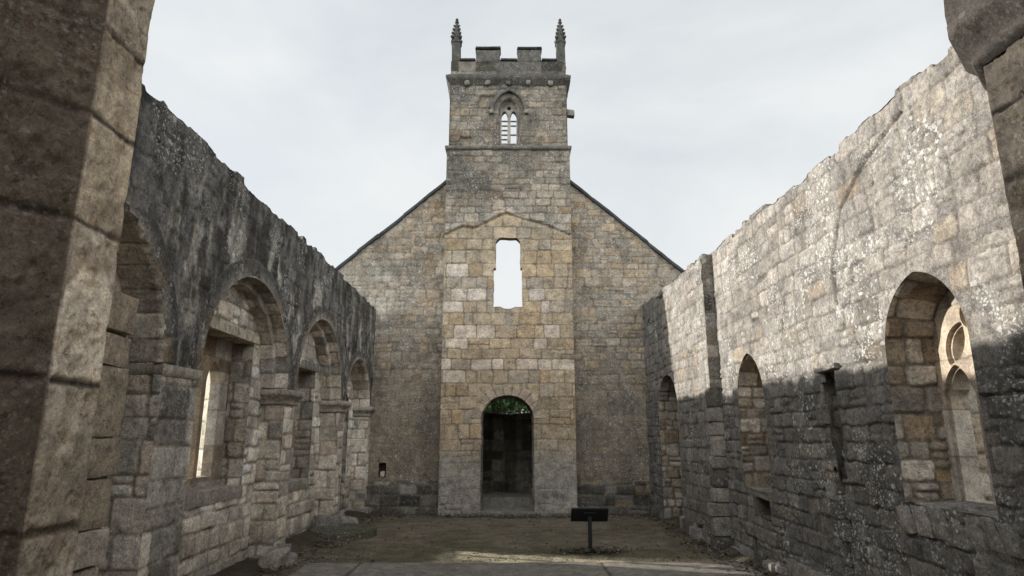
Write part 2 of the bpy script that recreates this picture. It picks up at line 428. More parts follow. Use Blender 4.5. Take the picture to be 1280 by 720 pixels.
def plain(name, col, rough=.6, nscale=12, amt=.3, bump=.2, metal=0, spec=.3):
    m, t, p = nodes(name)
    geo = t.nodes.new("ShaderNodeNewGeometry"); pos = geo.outputs['Position']
    f = noise(t, pos, nscale, 5, .65)
    c = mixc(t, 'MULTIPLY', 1., col+(1,), ramp(t, f, .3, .7, (1-amt,)*3+(1,), (1+amt,)*3+(1,)))
    t.links.new(c, p.inputs['Base Color']); p.inputs['Roughness'].default_value = rough; p.inputs['Metallic'].default_value = metal
    p.inputs['Specular IOR Level'].default_value = spec
    b = t.nodes.new("ShaderNodeBump"); b.inputs['Strength'].default_value = bump; b.inputs['Distance'].default_value = .01
    t.links.new(f, b.inputs['Height']); t.links.new(b.outputs[0], p.inputs['Normal'])
    return m
M_BLACK = plain("black_coated_metal", (.012, .013, .015), .55, 40, .3, .05)
M_BARK = plain("tree_bark", (.07, .055, .04), .9, 14, .5, .8)
M_WOOD = plain("weathered_louvre_boards", (.11, .11, .105), .8, 30, .4, .3)
M_SLATE = plain("dark_coping_stone", (.045, .048, .052), .8, 9, .45, .6)
M_LITTER = plain("dry_leaf_litter", (.07, .05, .032), .9, 6, .6, .2)
M_GRASS = plain("grass_blades", (.06, .105, .03), .8, 3, .5, .2)
def leaf_mat():
    m, t, p = nodes("tree_leaf")
    oi = t.nodes.new("ShaderNodeNewGeometry")
    f = noise(t, oi.outputs['Position'], 1.6, 3, .6)
    c = ramp(t, f, .3, .7, (.03, .075, .035, 1), (.10, .17, .06, 1))
    t.links.new(c, p.inputs['Base Color']); p.inputs['Roughness'].default_value = .55
    tr = t.nodes.new("ShaderNodeBsdfTranslucent"); t.links.new(c, tr.inputs['Color'])
    ms = t.nodes.new("ShaderNodeMixShader"); ms.inputs[0].default_value = .35
    out = [n for n in t.nodes if n.type == 'OUTPUT_MATERIAL'][0]
    t.links.new(p.outputs[0], ms.inputs[1]); t.links.new(tr.outputs[0], ms.inputs[2]); t.links.new(ms.outputs[0], out.inputs[0])
    return m
M_LEAF = leaf_mat()

# ------------------------------------------------------------------ ground
def ground_col(U, V, c, f, rid):
    g = fbm(U*.35, V*.35, 3, 4)[..., None]
    return np.array((.045, .075, .022))*(1-g)+np.array((.10, .115, .045))*g
acc = Acc()
gx = np.concatenate((np.linspace(-900, -60, 18), np.linspace(-50, 50, 90), np.linspace(60, 900, 18)))
sheet(acc, gx, gx+8, lambda u, v, h: np.stack((u, v, -.06+0*u+.5*ss(14, 60, np.hypot(u, v-8))*(fbm(u*.04, v*.04, 9, 3)-.35)), -1), colfn=ground_col)
gr = acc.build("ground", M_EARTH); gr['kind'] = 'structure'

def floor_col(U, V, c, f, rid):
    m = fbm(U*.9, V*1.3, 21, 4); s = fbm(U*5, V*5, 25, 4)
    moss = np.array((.128, .112, .074)); earth = np.array((.178, .150, .115)); dark = np.array((.045, .037, .028)); sunlit_sand = np.array((.42, .36, .255))
    k = .8*ss(.42, .68, m+.06*ss(12.5, 10.3, V))[..., None]
    c = earth*(1-k)+moss*k
    sk = (ss(11.0, 10.7, V+.25*(s-.5)+.10*(m-.5)+.17*np.maximum(U+.8, 0))*ss(-1.3, -.8, U+.3*(s-.5))*.85)[..., None]    # gravel by the flags, paled and slanted to paint in the sun strip
    c = c*(1-sk)+sunlit_sand*sk
    # dark leaf litter banked against the walls and round the lectern foot
    ed = np.minimum(U+3.45, 3.6-U); ed = np.minimum(ed, np.where(np.abs(U) < 1.75, 15.55-V, 15.95-V))
    ed = np.minimum(ed, np.hypot((U-1.3)/1.6, V-10.85)-.05)
    l = ss(.42, .1, ed+.45*(s-.5))[..., None]
    c = c*(1-.75*l)+dark*.75*l
    return c*(.7+.6*s)[..., None]
acc = Acc()
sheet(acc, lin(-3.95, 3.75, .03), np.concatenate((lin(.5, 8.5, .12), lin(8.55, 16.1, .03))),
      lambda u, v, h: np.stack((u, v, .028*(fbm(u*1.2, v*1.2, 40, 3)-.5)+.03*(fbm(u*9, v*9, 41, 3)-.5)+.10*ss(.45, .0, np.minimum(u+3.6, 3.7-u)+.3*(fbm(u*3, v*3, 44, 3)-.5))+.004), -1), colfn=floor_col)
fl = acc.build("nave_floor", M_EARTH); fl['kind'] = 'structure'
# flagstone paving in the east half of the nave
acc = Acc()
stp = Stones(77, -3, 3.4, 5, 9.8, jw=.03, depth=.014, offs=.004, rough=.004, warp=.008, split=0, pal=(((.215, .198, .17), 1), ((.25, .23, .2), 1)),
             courses=[4.2, 5.6, 7.0, 8.4, 9.76, 11], lw=(1.3, 1.9), lost=0, var=.06, mortar=(.07, .065, .05))
pav = lambda u, v: -(np.maximum(np.maximum(-2.85-u, u-3.3), np.maximum(4-v, v-(9.72+.03*vnoise(u*2, v*0, 3))))+.03*(vnoise(u*4, v*4, 8)-.5))
sheet(acc, lin(-2.95, 3.4, .03), lin(4., 9.9, .03), lambda u, v, h: np.stack((u, v, .048+h), -1), stp, hole=pav, extrude=-.05)
pv = acc.build("paving", M_FINE); pv['kind'] = 'structure'

# ------------------------------------------------------------------ LEFT (south) WALL
ZS = 2.5
LX = -3.4; FL = F_S(LX)
LEFT = empty("nave_wall", (LX, 9.5, 0), "long shaded roofless wall on the left, blackened above its four blocked round arches", "ruined wall", "walls of the roofless nave")
BAYS = [Op(4.85, 1.45, -.05, ZS, 1.42), Op(8.45, 1.4, -.05, ZS, 1.36), Op(11.65, 1.36, -.05, ZS, 1.38), Op(14.6, 1.15, -.05, ZS-.05, 1.05)]
def rag(seed, base, amp=.07, step=.35):
    def f(u):
        k = np.floor(u/step+2.6*vnoise(u*.9, u*0, seed)); 
        return base+amp*(hsh(k, k*0, seed)-.5)*1.3+amp*.8*(fbm(u*1.1, u*0+3, seed+1, 3)-.5)+.04*(fbm(u*7, u*0, seed+2, 3)-.5)
    return f
topL = rag(5, 4.97, .075, .26)
PAL_L = ((GREY, 3), (GTAN, 2), (DARK, 1.5), (BROWN, 1), (TAN, .6))
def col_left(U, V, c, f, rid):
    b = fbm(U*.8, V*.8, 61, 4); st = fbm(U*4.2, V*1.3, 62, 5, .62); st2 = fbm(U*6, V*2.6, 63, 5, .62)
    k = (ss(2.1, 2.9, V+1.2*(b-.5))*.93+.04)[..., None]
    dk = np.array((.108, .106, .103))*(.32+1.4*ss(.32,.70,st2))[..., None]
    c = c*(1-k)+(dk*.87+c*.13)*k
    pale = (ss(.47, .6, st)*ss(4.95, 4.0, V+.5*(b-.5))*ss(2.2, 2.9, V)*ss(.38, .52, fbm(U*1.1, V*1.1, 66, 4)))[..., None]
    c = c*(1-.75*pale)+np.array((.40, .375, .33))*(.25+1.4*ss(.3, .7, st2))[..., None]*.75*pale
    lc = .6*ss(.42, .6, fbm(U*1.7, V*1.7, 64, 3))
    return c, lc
acc = Acc()
stL = Stones(11, 3.3, 16.3, ZS, 5.2, ch=(.13, .22), lw=(.16, .4), warp=.045, jw=.02, pal=PAL_L, offs=.006, depth=.008, rough=.016, mortar=(.17, .155, .135), var=.12)
usL = adaptive(3.3, 16.0, .0022, .014, .034)
def topmap(frame, top, z0):
    return lambda U, q, h: frame(U, z0+q*(top(U)-z0), h)
class SV:                                     # stones addressed with real heights for a warped grid
    def __init__(s, st, top, z0): s.st, s.top, s.z0 = st, top, z0
    def eval(s, u, q): return s.st.eval(u, s.z0+q*(s.top(u)-s.z0))
def warped(fn, top, z0): return lambda u, q, *a: fn(u, z0+q*(top(u)-z0), *a)
def wall(acc, frame, us, nv, z0, top, stones, hole=None, colfn=None, thick=1.0, flip=False, back_hole=None, fade=.03, back=True):
    q = np.linspace(0, 1, nv)
    sheet(acc, us, q, topmap(frame, top, z0), SV(stones, top, z0), hole and warped(hole, top, z0), warped(colfn, top, z0) if colfn else None, flip, fade=fade)
    # ragged top
    ds = lin(0, thick, .06)
    cap = lambda U, d, h: frame(U, top(U)+.03*ss(0, .12, d)*ss(0, .12, thick-d)*(fbm(U*3, d*3, 91, 3)*2-.9), -d)
    sheet(acc, us[::2] if len(us) % 2 else np.append(us[:-1:2], us[-1]), ds, cap, colfn=lambda U, V, c, f, r: np.array((.17, .165, .14))*(.5+fbm(U*4, V*4, 92, 4))[..., None], flip=not flip, lich=.6)
    if back:
        bu = lin(us[0], us[-1], .07)
        sheet(acc, bu, np.linspace(0, 1, 60), lambda U, qq, h: frame(U, z0+qq*(top(U)-z0), -thick+0*h), SV(stones, top, z0), back_hole and warped(back_hole, top, z0), None, not flip, disp=0)
    for ua, fl in ((us[0], flip), (us[-1], not flip)):
        sheet(acc, ds, np.linspace(0, 1, 40), lambda d, qq, h: frame(ua+0*d, z0+qq*(top(ua+0*d)-z0), -d), None, None, None, not fl if False else fl, flat=(.22, .2, .17))
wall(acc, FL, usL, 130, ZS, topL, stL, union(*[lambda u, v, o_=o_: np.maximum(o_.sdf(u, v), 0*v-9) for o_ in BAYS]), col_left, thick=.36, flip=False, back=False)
acc.build("wall_face", M_STONE, LEFT)

WARM = ((GTAN, 3.4), ((.41, .355, .295), 1.4), (GREY, 1), ((.33, .28, .23), .5), ((.50, .455, .40), 2.6), ((.54, .49, .42), .8))
def col_low(U, V, c, f, rid):
    b = fbm(U*1.1, V*1.1, 71, 4)
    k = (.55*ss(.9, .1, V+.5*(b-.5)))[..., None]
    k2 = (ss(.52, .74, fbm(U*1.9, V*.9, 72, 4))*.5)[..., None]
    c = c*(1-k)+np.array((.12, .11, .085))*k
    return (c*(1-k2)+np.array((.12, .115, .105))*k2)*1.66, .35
# outer skin of the arcade: fills the bays, with windows
PIERS = [(6.3, 7.05), (9.85, 10.29), (13.01, 13.45), (15.75, 16.0)]
NB = -.36                                    # blocking wall plane
CAPPROF = [(0, 2.26), (.025, 2.265), (.04, 2.285), (.025, 2.31), (.035, 2.335), (.085, 2.385), (.105, 2.40), (.11, 2.41), (.11, 2.475), (.095, 2.485), (0, 2.49)]
for k, (p0, p1) in enumerate(PIERS):
    acc = Acc()
    st = Stones(200+k, p0-1, p1+1, -.1, 2.6, ch=(.2, .34), lw=(.28, .6), jw=.02, warp=.012, pal=WARM if k else ((GREY, 2), (DARK, 1), (GTAN, 1)), depth=.02, offs=.008, rough=.008)
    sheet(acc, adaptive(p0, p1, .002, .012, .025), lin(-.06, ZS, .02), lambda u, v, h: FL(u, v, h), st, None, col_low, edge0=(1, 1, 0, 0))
    for a_, sgn in ((p0, 1), (p1, -1)):       # jambs: p0 side faces the camera
        stj = Stones(230+k*3+sgn, -.6, .2, -.1, 2.6, ch=(.2, .34), lw=(.24, .5), jw=.02, warp=.012, pal=WARM, depth=.018, offs=.008, rough=.008)
        sheet(acc, lin(NB-.02, 0, .018), lin(-.06, ZS, .02), lambda u, v, h, a_=a_, sgn=sgn: FL(a_-sgn*h, v, u), stj, None, col_low, flip=sgn < 0, edge0=(1, 1, 0, 0))
    # broken plinth stones
    rng = random.Random(k)
    for q in range(3):
        a0 = p0-.12+q*(p1-p0+.2)/3; 
        box(acc, FL, a0, a0+(p1-p0+.2)/3-.015, -.08, .16+rng.uniform(-.06, .16), -.3, .05+rng.uniform(0, .1), GTAN if q % 2 else GREY, .025, .05, 40+k*5+q, .2)
    pier = acc.build("pier", M_STONE, LEFT)
    acc = Acc()
    path = [(LX+NB-.03, p0), (LX, p0), (LX, p1), (LX+NB-.03, p1)]
    if k == 0: cp = [(0, 2.38), (.012, 2.39), (.022, 2.42), (.025, 2.49), (0, 2.495)]
    else: cp = CAPPROF
    if k == 3: path = [(LX+NB-.03, p0), (LX, p0), (LX, p1)]
    strip(acc, path, cp, (.36, .33, .28), 300+k, .009, .035, lich=.2)
    acc.build("capital", M_STONE, pier)

for k, op in enumerate(BAYS):
    # voussoir ring flush with the face plus stepped soffit
    L, A = op.length(); acc = Acc()
    RW = .27 if k < 3 else .22
    nst = max(9, int(A/.24))
    saw = (lambda S: .055*(1-np.mod(S/A*nst*1.5, 1))) if k == 0 else (lambda S: 0*S)
    def ringmap(S, r, h, op=op): 
        x, z = op.arc(np.clip(S/A, 0, 1), -(r-saw(S)*(1-r/RW)))
        return FL(x, z, .012+h-.03*ss(RW-.05, RW, r))
    cb = np.linspace(0, A, nst+1); cb = np.concatenate(([-.3], cb, [A+.3]))
    stv = Stones(330+k, 0, A, 0, RW, courses=cb, lw=(3, 4), rotate=True, jw=.016, depth=.010, offs=.004, rough=.010, warp=.012, split=0, pal=((GTAN, 2), (GREY, 2), (BROWN, 1)), lost=0, ch=(.2, .3))
    def vcol(U, V, c, f, rid):
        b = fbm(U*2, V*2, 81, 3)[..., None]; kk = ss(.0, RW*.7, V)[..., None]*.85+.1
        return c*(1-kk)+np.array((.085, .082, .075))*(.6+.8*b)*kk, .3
    sheet(acc, lin(0, A, .02), lin(0, RW, .02), ringmap, stv, None, vcol, edge0=(0, 0, 1, 0))
    # scalloped wear of the arris on the nearest arch; two orders on the others
    prof = [(0, .012), (0, -.17), (.10, -.17), (.10, NB-.02)] if k in (1, 2) else [(0, .012), (.03, -.03), (.03, NB-.02)]
    T = sum(math.dist(prof[i], prof[i+1]) for i in range(len(prof)-1))
    stq = Stones(340+k, 0, 2*L+A, 0, T, courses=np.concatenate((np.arange(L-3, L, .3), L+cb[1:-1], np.arange(L+A+.3, 2*L+A+3, .3))), lw=(.3, .55) if k else (3, 4), rotate=True, jw=.016, depth=.012, offs=.004, rough=.008, warp=.01, split=0, pal=WARM, lost=0)
    reveal(acc, op, FL, prof, .02, stq, lambda U, V, c, f, r: (c*1.3, .1), flip=True, s_range=(L, L+A), wob=(lambda S, t: saw(S-L)*ss(.14, 0, t)) if k == 0 else None)
    acc.build("arch", M_STONE, LEFT)

# blocking walls and windows
def lancet_window(parent, frame, op_rec, sides, sill, n_in, n_rec, n_glass, n_out, lights, frame_stone, seed, colf, a0, a1, ztop_op):
    pass
for k, op in enumerate(BAYS):
    a0, a1 = op.c-op.w-.12, op.c+op.w+.12
    acc = Acc()
    stI = Stones(400+k, a0, a1, -.1, 4.1, ch=(.17, .30), lw=(.2, .46), jw=.024, warp=.02, pal=WARM, depth=.02, offs=.012, rough=.01)
    region = lambda u, v, op=op: -op.sdf(u, v)+.13      # only behind the arch
    if k == 0:  rec = Op(6.11, .13, .1, 2.9, .01); deep = -.3
    if k == 1:  rec = Op(8.55, .83, 1.12, 3.13, .01)
    if k == 2:  rec = Op(11.75, .72, 1.02, 3.02, .01)
    if k == 3:  rec = Op(14.85, .40, .35, 2.32, .48); deep = -.32
    hol = lambda u, v, rec=rec, region=region: np.minimum(rec.sdf(u, v), region(u, v))
    sheet(acc, adaptive(a0, a1, .002, .013, .026), lin(-.06, op.zs+op.rise+.1, .021), lambda u, v, h: FL(u, v, NB+h), stI, hol, lambda U, V, c, f, r: (lambda q: (q[0]*1.16, q[1]))(col_low(U, V, c, f, r)))
    Lr, Ar = rec.length(); stR = Stones(420+k, 0, 2*Lr+Ar, 0, .4, ch=(.2, .34), lw=(.2, .4), rotate=True, jw=.022, depth=.02, offs=.01, rough=.008, warp=.015, pal=WARM, lost=0)
    if k in (0, 3):
        reveal(acc, rec, FL, [(0, NB), (.02, NB+deep)], .022, stR, lambda U, V, c, f, r: (c*.9, .1), flip=True)
        sheet(acc, lin(rec.c-rec.w-.1, rec.c+rec.w+.1, .03), lin(rec.zb-.1, rec.zs+rec.rise+.1, .03), lambda u, v, h: FL(u, v, NB+deep+.01+h), stI, None, lambda U, V, c, f, r: (c*.8, .1))
        box(acc, FL, rec.c-rec.w-.03, rec.c+rec.w+.03, rec.zb-.15, rec.zb, NB+deep, NB+.03, GREY, .02, .05, 77+k)
    else:
        reveal(acc, rec, FL, [(0, NB), (.0, NB-.31)], .022, stR, lambda U, V, c, f, r: (c*.95, .1), flip=True)
        # sill slab
        box(acc, FL, rec.c-rec.w-.02, rec.c+rec.w+.02, rec.zb-.16, rec.zb+.02, NB-.7, NB+.02, GTAN, .015, .06, 66+k, .2)
    # outer skin
    bk = Op(*((8.62, .68) if k == 1 else (11.70, .58)), rec.zb-.05, rec.zs-.45, .55) if k in (1, 2) else None
    sheet(acc, lin(a0-.35, a1+.35, .05), lin(-.1, 5.0, .05), lambda u, v, h: FL(u, v, -1.0+0*h), stI, (lambda u, v, bk=bk: bk.sdf(u, v)) if bk else None, None, flip=True, disp=0)
    if k in (1, 2):
        wo = acc.build("blocking_wall", M_STONE, LEFT)
        # lintel of pale stones
        acc = Acc(); rng = random.Random(k+9); x = rec.c-rec.w-.12
        while x < rec.c+rec.w+.1:
            wd = rng.uniform(.2, .34); box(acc, FL, x, min(x+wd, rec.c+rec.w+.2)-.012, rec.zs-.005, rec.zs+.15+rng.uniform(-.02, .02), NB-.30, NB+.025, (CREAM if k == 1 else GREY), .012, .05, int(x*100), .1); x += wd
        acc.build("lintel", M_STONE, wo)
        # traceried window frame
        acc = Acc()
        gc, gd, gw = (8.62, .26, .21) if k == 1 else (11.70, .205, .17); gl = [Op(gc-gd, gw, rec.zb+.15, rec.zs-.66, .34), Op(gc+gd, gw, rec.zb+.15, rec.zs-.66, .34)]
        eye = lambda u, v, rec=rec: np.hypot(u-gc, v-(rec.zs-.20))-.09
        hl_ = union(*[lambda u, v, g=g: g.sdf(u, v) for g in gl], eye)
        stT = Stones(440+k, a0, a1, 0, 4, ch=(.3, .5), lw=(.5, .9), jw=.012, depth=.008, offs=.003, rough=.006, warp=.01, pal=((TAN, 1), (BROWN, 1), (GTAN, 1)), lost=0)
        fu = lin(rec.c-rec.w-.02, rec.c+rec.w+.02, .016); fv = lin(rec.zb-.02, rec.zs+.03, .016)
        sheet(acc, fu, fv, lambda u, v, h: FL(u, v, NB-.31+h), stT, hl_, None, extrude=-.14)
        sheet(acc, fu, fv, lambda u, v, h: FL(u, v, NB-.45+0*h), stT, hl_, None, flip=True)
        # splayed outer reveal that catches the sun
        stO = Stones(450+k, 0, 9, 0, .5, ch=(.25, .4), lw=(.4, .6), rotate=True, jw=.016, depth=.012, offs=.005, rough=.006, pal=((CREAM, 2), (PALE, 1)), lost=0)
        rv = bk
        reveal(acc, rv, FL, [(.19, NB-.45), (0, -1.0)], .025, stO, None, flip=True)
        acc.build("window", M_FINE, wo)
    else:
        if k == 0:                            # stack of big pale blocks left standing beside the gap
            zz = -.05; rng = random.Random(4)
            for hh in (.42, .36, .3, .42, .34, .62, .3, .36):
                box(acc, FL, 5.05, 5.93+rng.uniform(-.04, .03), zz, zz+hh-.014, -.5, -.10+rng.uniform(-.03, .02), rng.choice([PALE, GTAN, TAN, PALE]), .02, .03, int(zz*60)+9, .1); zz += hh
        acc.build("blocking_wall", M_STONE, LEFT)
# outer face above the bays and the wall core top
acc = Acc()
sheet(acc, lin(3.3, 16, .08), lin(0, .64, .08), lambda u, d, h: FL(u, topL(u)+.05*(fbm(u*3, d*3, 5, 3)-.5), -.36-d), None, None, lambda U, V, c, f, r: np.array((.16, .16, .13))*(.5+fbm(U*4, V*4, 92, 4))[..., None], flip=True)
sheet(acc, lin(3.3, 16, .3), lin(4.9, 5.05, .05), lambda u, v, h: FL(u, np.minimum(v, topL(u)), -1.0), None, None, None, flip=True, flat=(.2, .19, .17))
for k, (p0, p1) in enumerate([(3.3, 3.52)]+PIERS):   # masonry behind the piers
    sheet(acc, lin(p0-.4, p1+.4, .1), lin(-.1, 5.0, .1), lambda u, v, h: FL(u, v, -1.003), None, None, None, flip=True, flat=(.2, .19, .17))
acc.build("wall_core", M_STONE, LEFT)

# ------------------------------------------------------------------ RIGHT (north) WALL
XST = 10.86; RX = 3.55; FR = F_N(RX); RX2 = 3.37; FR2 = F_N(RX2)
RIGHT = empty("nave_wall", (RX, 9.5, 0), "pale lichen-spotted roofless wall on the right, its top sunlit and pierced by pointed windows", "ruined wall", "walls of the roofless nave")
win = Op(5.45, .56, 1.22, 2.55, .66)
nic = Op(9.55, .52, 1.05, 2.35, .66)
door2 = Op(13.85, .82, .05, 2.4, .68)
slot = rect(6.98, 7.26, -.2, 2.52)
slotw = lambda u, v: np.maximum(np.abs(u-7.12+.10*(hsh(np.floor(v*4.2), v*0, 4)-.5)+.04*(vnoise(v*5, u*3, 5)-.5))-np.where(v > 1.35, .085+.06*hsh(np.floor(v*4.2), v*0, 23), .0+.06*hsh(np.floor(v*4.2), v*0, 9)), np.maximum(v-2.5, 1.35-v))+.03*(vnoise(u*6, v*6, 6)-.5)
drain = rect(9.75, 9.93, .12, .38)
hole_b = lambda u, v: np.maximum(np.abs(u-9.45)-.3, np.abs(v-.86)-.17)+.06*(vnoise(u*6, v*6, 8)-.5)
topR = lambda u: rag(15, 4.86, .065, .24)(u)+.10*ss(7.5, 9, u)-.02
scar = [(5.32, 4.67), (6.02, 4.46), (6.53, 4.17), (6.77, 3.68), (6.8, 3.2)]
def seg_d(u, v, pts):
    d = np.full(u.shape, 9.)
    for (x0, y0), (x1, y1) in zip(pts[:-1], pts[1:]):
        dx, dy = x1-x0, y1-y0; t = np.clip(((u-x0)*dx+(v-y0)*dy)/(dx*dx+dy*dy), 0, 1)
        d = np.minimum(d, np.hypot(u-x0-t*dx, v-y0-t*dy))
    return d
PAL_R = (((.30, .275, .24), 3), ((.39, .36, .315), 1.2), ((.245, .23, .205), 2.2), ((.33, .28, .215), .5))
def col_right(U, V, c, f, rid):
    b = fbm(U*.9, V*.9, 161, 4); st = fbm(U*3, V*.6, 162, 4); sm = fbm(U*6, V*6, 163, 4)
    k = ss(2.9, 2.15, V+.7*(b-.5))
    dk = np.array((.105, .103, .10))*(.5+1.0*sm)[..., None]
    kk = (k*.45)[..., None]  # damp grey tone plus painted shade below the wall's shadow line
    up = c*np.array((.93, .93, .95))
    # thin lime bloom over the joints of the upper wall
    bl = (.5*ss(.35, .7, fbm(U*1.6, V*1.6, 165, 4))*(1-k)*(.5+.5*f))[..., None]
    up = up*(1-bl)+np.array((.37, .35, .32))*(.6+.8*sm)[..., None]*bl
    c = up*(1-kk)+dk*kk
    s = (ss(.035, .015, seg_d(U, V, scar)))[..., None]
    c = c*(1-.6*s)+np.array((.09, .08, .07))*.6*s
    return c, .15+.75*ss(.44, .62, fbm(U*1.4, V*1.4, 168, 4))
class Scarred:
    def __init__(s, st): s.st = st
    def eval(s, u, v):
        h, c, f, r = s.st.eval(u, v)
        h = h*(1-.4*ss(2.5, 3.2, v))
        e = 7.13+.10*(hsh(np.floor(v*4.2), v*0, 4)-.5)
        h = h-.075*ss(.045, .01, np.abs(u-e+.02))*ss(2.5, 2.4, v)+.05*ss(e, e+.02, u)*ss(7.75, 7.4, u+.3*hsh(np.floor(v*4.2), v*0, 14))*ss(2.5, 2.45, v)
        return h-.03*ss(.04, .015, seg_d(u, v, scar)), c, f, r
stR1 = Scarred(Stones(500, 3.2, 11.3, -.2, 5.3, ch=(.15, .25), lw=(.17, .44), jw=.017, warp=.03, pal=PAL_R, depth=.019, offs=.008, rough=.018, mortar=(.20, .18, .155), lost=.006, var=.12, split=.2))
acc = Acc()
usR = adaptive(3.2, XST, .0024, .011, .03)
nich_h = union(lambda u, v: win.sdf(u, v), lambda u, v: nic.sdf(u, v), slotw, drain, hole_b)
back_op = Op(5.45, .50, 1.22, 2.5, .62)
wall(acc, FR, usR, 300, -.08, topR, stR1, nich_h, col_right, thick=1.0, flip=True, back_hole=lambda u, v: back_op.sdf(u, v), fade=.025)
# backs of the slot, put-log hole and drain
stK = Stones(510, 6, 11, -.2, 3, ch=(.16, .27), lw=(.15, .3), jw=.025, warp=.03, pal=((GREY, 1), (BROWN, 1), (DARK, 1)), offs=.03, depth=.04, rough=.02)
for (u0, u1, v0, v1, n) in ((6.8, 7.45, 1.2, 2.65, -.11), (9.7, 10, .05, .45, -.35), (9.05, 9.85, .6, 1.1, -.28)):
    sheet(acc, lin(u0, u1, .02), lin(v0, v1, .02), lambda u, v, h: FR(u, v, n+h*.6), stK, None, None, flip=True)
for (u0, u1, v0, v1, n) in ((6.93, 7.31, 1.35, 2.52, -.2), (9.75, 9.93, .12, .38, -.36), (9.15, 9.75, .69, 1.03, -.3)):
    for ua, fl in ((u0, False), (u1, True)):
        sheet(acc, lin(n, 0, .03), lin(v0, v1, .03), lambda d, v, h: FR(ua+.05*(.5-vnoise(v*3, v*0, 4))*2*(1 if u0 == 6.98 else 0), v, d), None, None, lambda U, V, c, f, r: np.array((.17, .155, .13))*(.5+fbm(U*6, V*6, 99, 3))[..., None], flip=fl)
    for va, fl in ((v0, True), (v1, False)):
        sheet(acc, lin(n, 0, .03), lin(u0-.03, u1+.03, .03), lambda d, u, h: FR(u, va+0*u, d), None, None, None, flip=fl, flat=(.16, .145, .12))
# corbel stub over the slot
box(acc, FR, 6.88, 7.34, 2.5, 2.57, -.1, .07, GREY, .02, .04, 520, .4)
acc.build("wall_face", M_STONE, RIGHT)
# west half, one step proud
acc = Acc()
topR2 = lambda u: rag(25, 4.93, .07, .26)(u)+.03*(u-13)
stR2 = Stones(530, 11, 16.4, -.2, 5.3, ch=(.15, .26), lw=(.18, .46), jw=.018, warp=.03, pal=PAL_R, depth=.016, offs=.008, rough=.016, mortar=(.2, .18, .155), var=.12)
def col_right2(U, V, c, f, rid):
    c, l = col_right(U, V, c, f, rid)
    k = (ss(13.4, 14.4, U+.5*(fbm(U, V, 171, 3)-.5))*.45)[..., None]  # painted darker at the west end, where the tower's shadow falls
    st = fbm(U*5, V*.7, 172, 4)[..., None]
    return c*(1-k)+np.array((.095, .095, .092))*(.5+st)*k, l*.8
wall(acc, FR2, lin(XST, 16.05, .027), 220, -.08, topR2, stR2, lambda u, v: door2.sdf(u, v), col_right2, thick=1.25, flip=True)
stS = Stones(535, -.3, .1, -.2, 5.3, ch=(.2, .34), lw=(.24, .4), jw=.02, warp=.015, pal=((GREY, 2), (GTAN, 1), (DARK, 1)), depth=.02, offs=.012, rough=.012)
sheet(acc, lin(-.19, 0, .02), lin(-.08, 4.93, .025), lambda d, v, h: FR2(XST-h, v, d), stS, None, lambda U, V, c, f, r: (c*.9, .5), flip=True, edge0=(1, 1, 0, 0))
# plinth stones along the foot
rng = random.Random(5)
for (a0, a1, fr) in ((4.6, 10.7, FR), (10.9, 12.95, FR2), (14.75, 15.9, FR2)):
    x = a0
    while x < a1:
        wd = rng.uniform(.25, .6); box(acc, fr, x, x+wd-.015, -.1, .15+rng.uniform(-.08, .14), -.2, rng.uniform(.02, .1), rng.choice([GREY, GTAN, DARK, GREY]), .025, .045, int(x*37), .3); x += wd
# broken buttress blocks below the step
zz = .0
while zz < 2.55:
    hh = rng.uniform(.2, .34); 
    box(acc, FR2, 10.835-rng.uniform(0, .03), 11.05, zz, zz+hh-.012, -.19, .025+rng.uniform(-.015, .03)+.08*(zz < .6), rng.choice([GREY, GTAN, DARK]), .018, .04, int(zz*91), .3); zz += hh
acc.build("projecting_wall_face", M_STONE, RIGHT)
JPAL = ((TAN, 2), (ORANGE, .4), (PALE, 2), (GTAN, 1.4), (BROWN, .3))
def jst(seed, T, rot=True): return Stones(seed, 0, 9, 0, T, ch=(.15, .30), lw=(.13, .32), rotate=rot, jw=.022, depth=.022, offs=.012, rough=.01, warp=.02, pal=JPAL, lost=0, mortar=(.22, .19, .15), split=.2)
# open window with remains of tracery
acc = Acc()
reveal(acc, win, FR, [(0, 0), (.10, -.44)], .016, jst(540, .5), lambda U, V, c, f, r: (c, .1), flip=False)
wo = acc.build("window", M_STONE, RIGHT)
acc = Acc(); tw = Op(5.45, .47, 1.22, 2.55, .55)
# two cusped lights, mullion, and an eyelet above; the near light has lost its glass bars
def tref(c, w, zb, zs):
    return union(rect(c-w, c+w, zb, zs), lambda u, v: np.hypot(u-c+w*.42, v-zs)-w*.60, lambda u, v: np.hypot(u-c-w*.42, v-zs)-w*.60,
                 lambda u, v: np.maximum(np.hypot(u-c+w*.55, v-zs-.05)-w*1.35, np.hypot(u-c-w*.55, v-zs-.05)-w*1.35))
t1 = tref(5.45-.225, .175, 1.25, 2.12); t2 = tref(5.45+.225, .175, 1.25, 2.12)
def eyes(u, v):
    x = np.abs(u-5.45)-.175; y = v-2.60; a = .55
    px = x*math.cos(a)+y*math.sin(a); py = y*math.cos(a)-x*math.sin(a)
    m = np.maximum(np.hypot(px-.13, py), np.hypot(px+.13, py))-.215          # leaning dagger shapes
    d = np.maximum(np.hypot(u-5.45+.07, v-2.83)-.135, np.hypot(u-5.45-.07, v-2.83)-.135)          # pointed drop at the head
    return np.minimum(m, np.maximum(d, np.abs(u-5.45)-.07)+.03)
lights = union(t1, t2, eyes)
holT = lambda u, v: np.minimum(lights(u, v), -tw.sdf(u, v)+.02)
fu = lin(4.9, 6.0, .011); fv = lin(1.15, 3.2, .011)
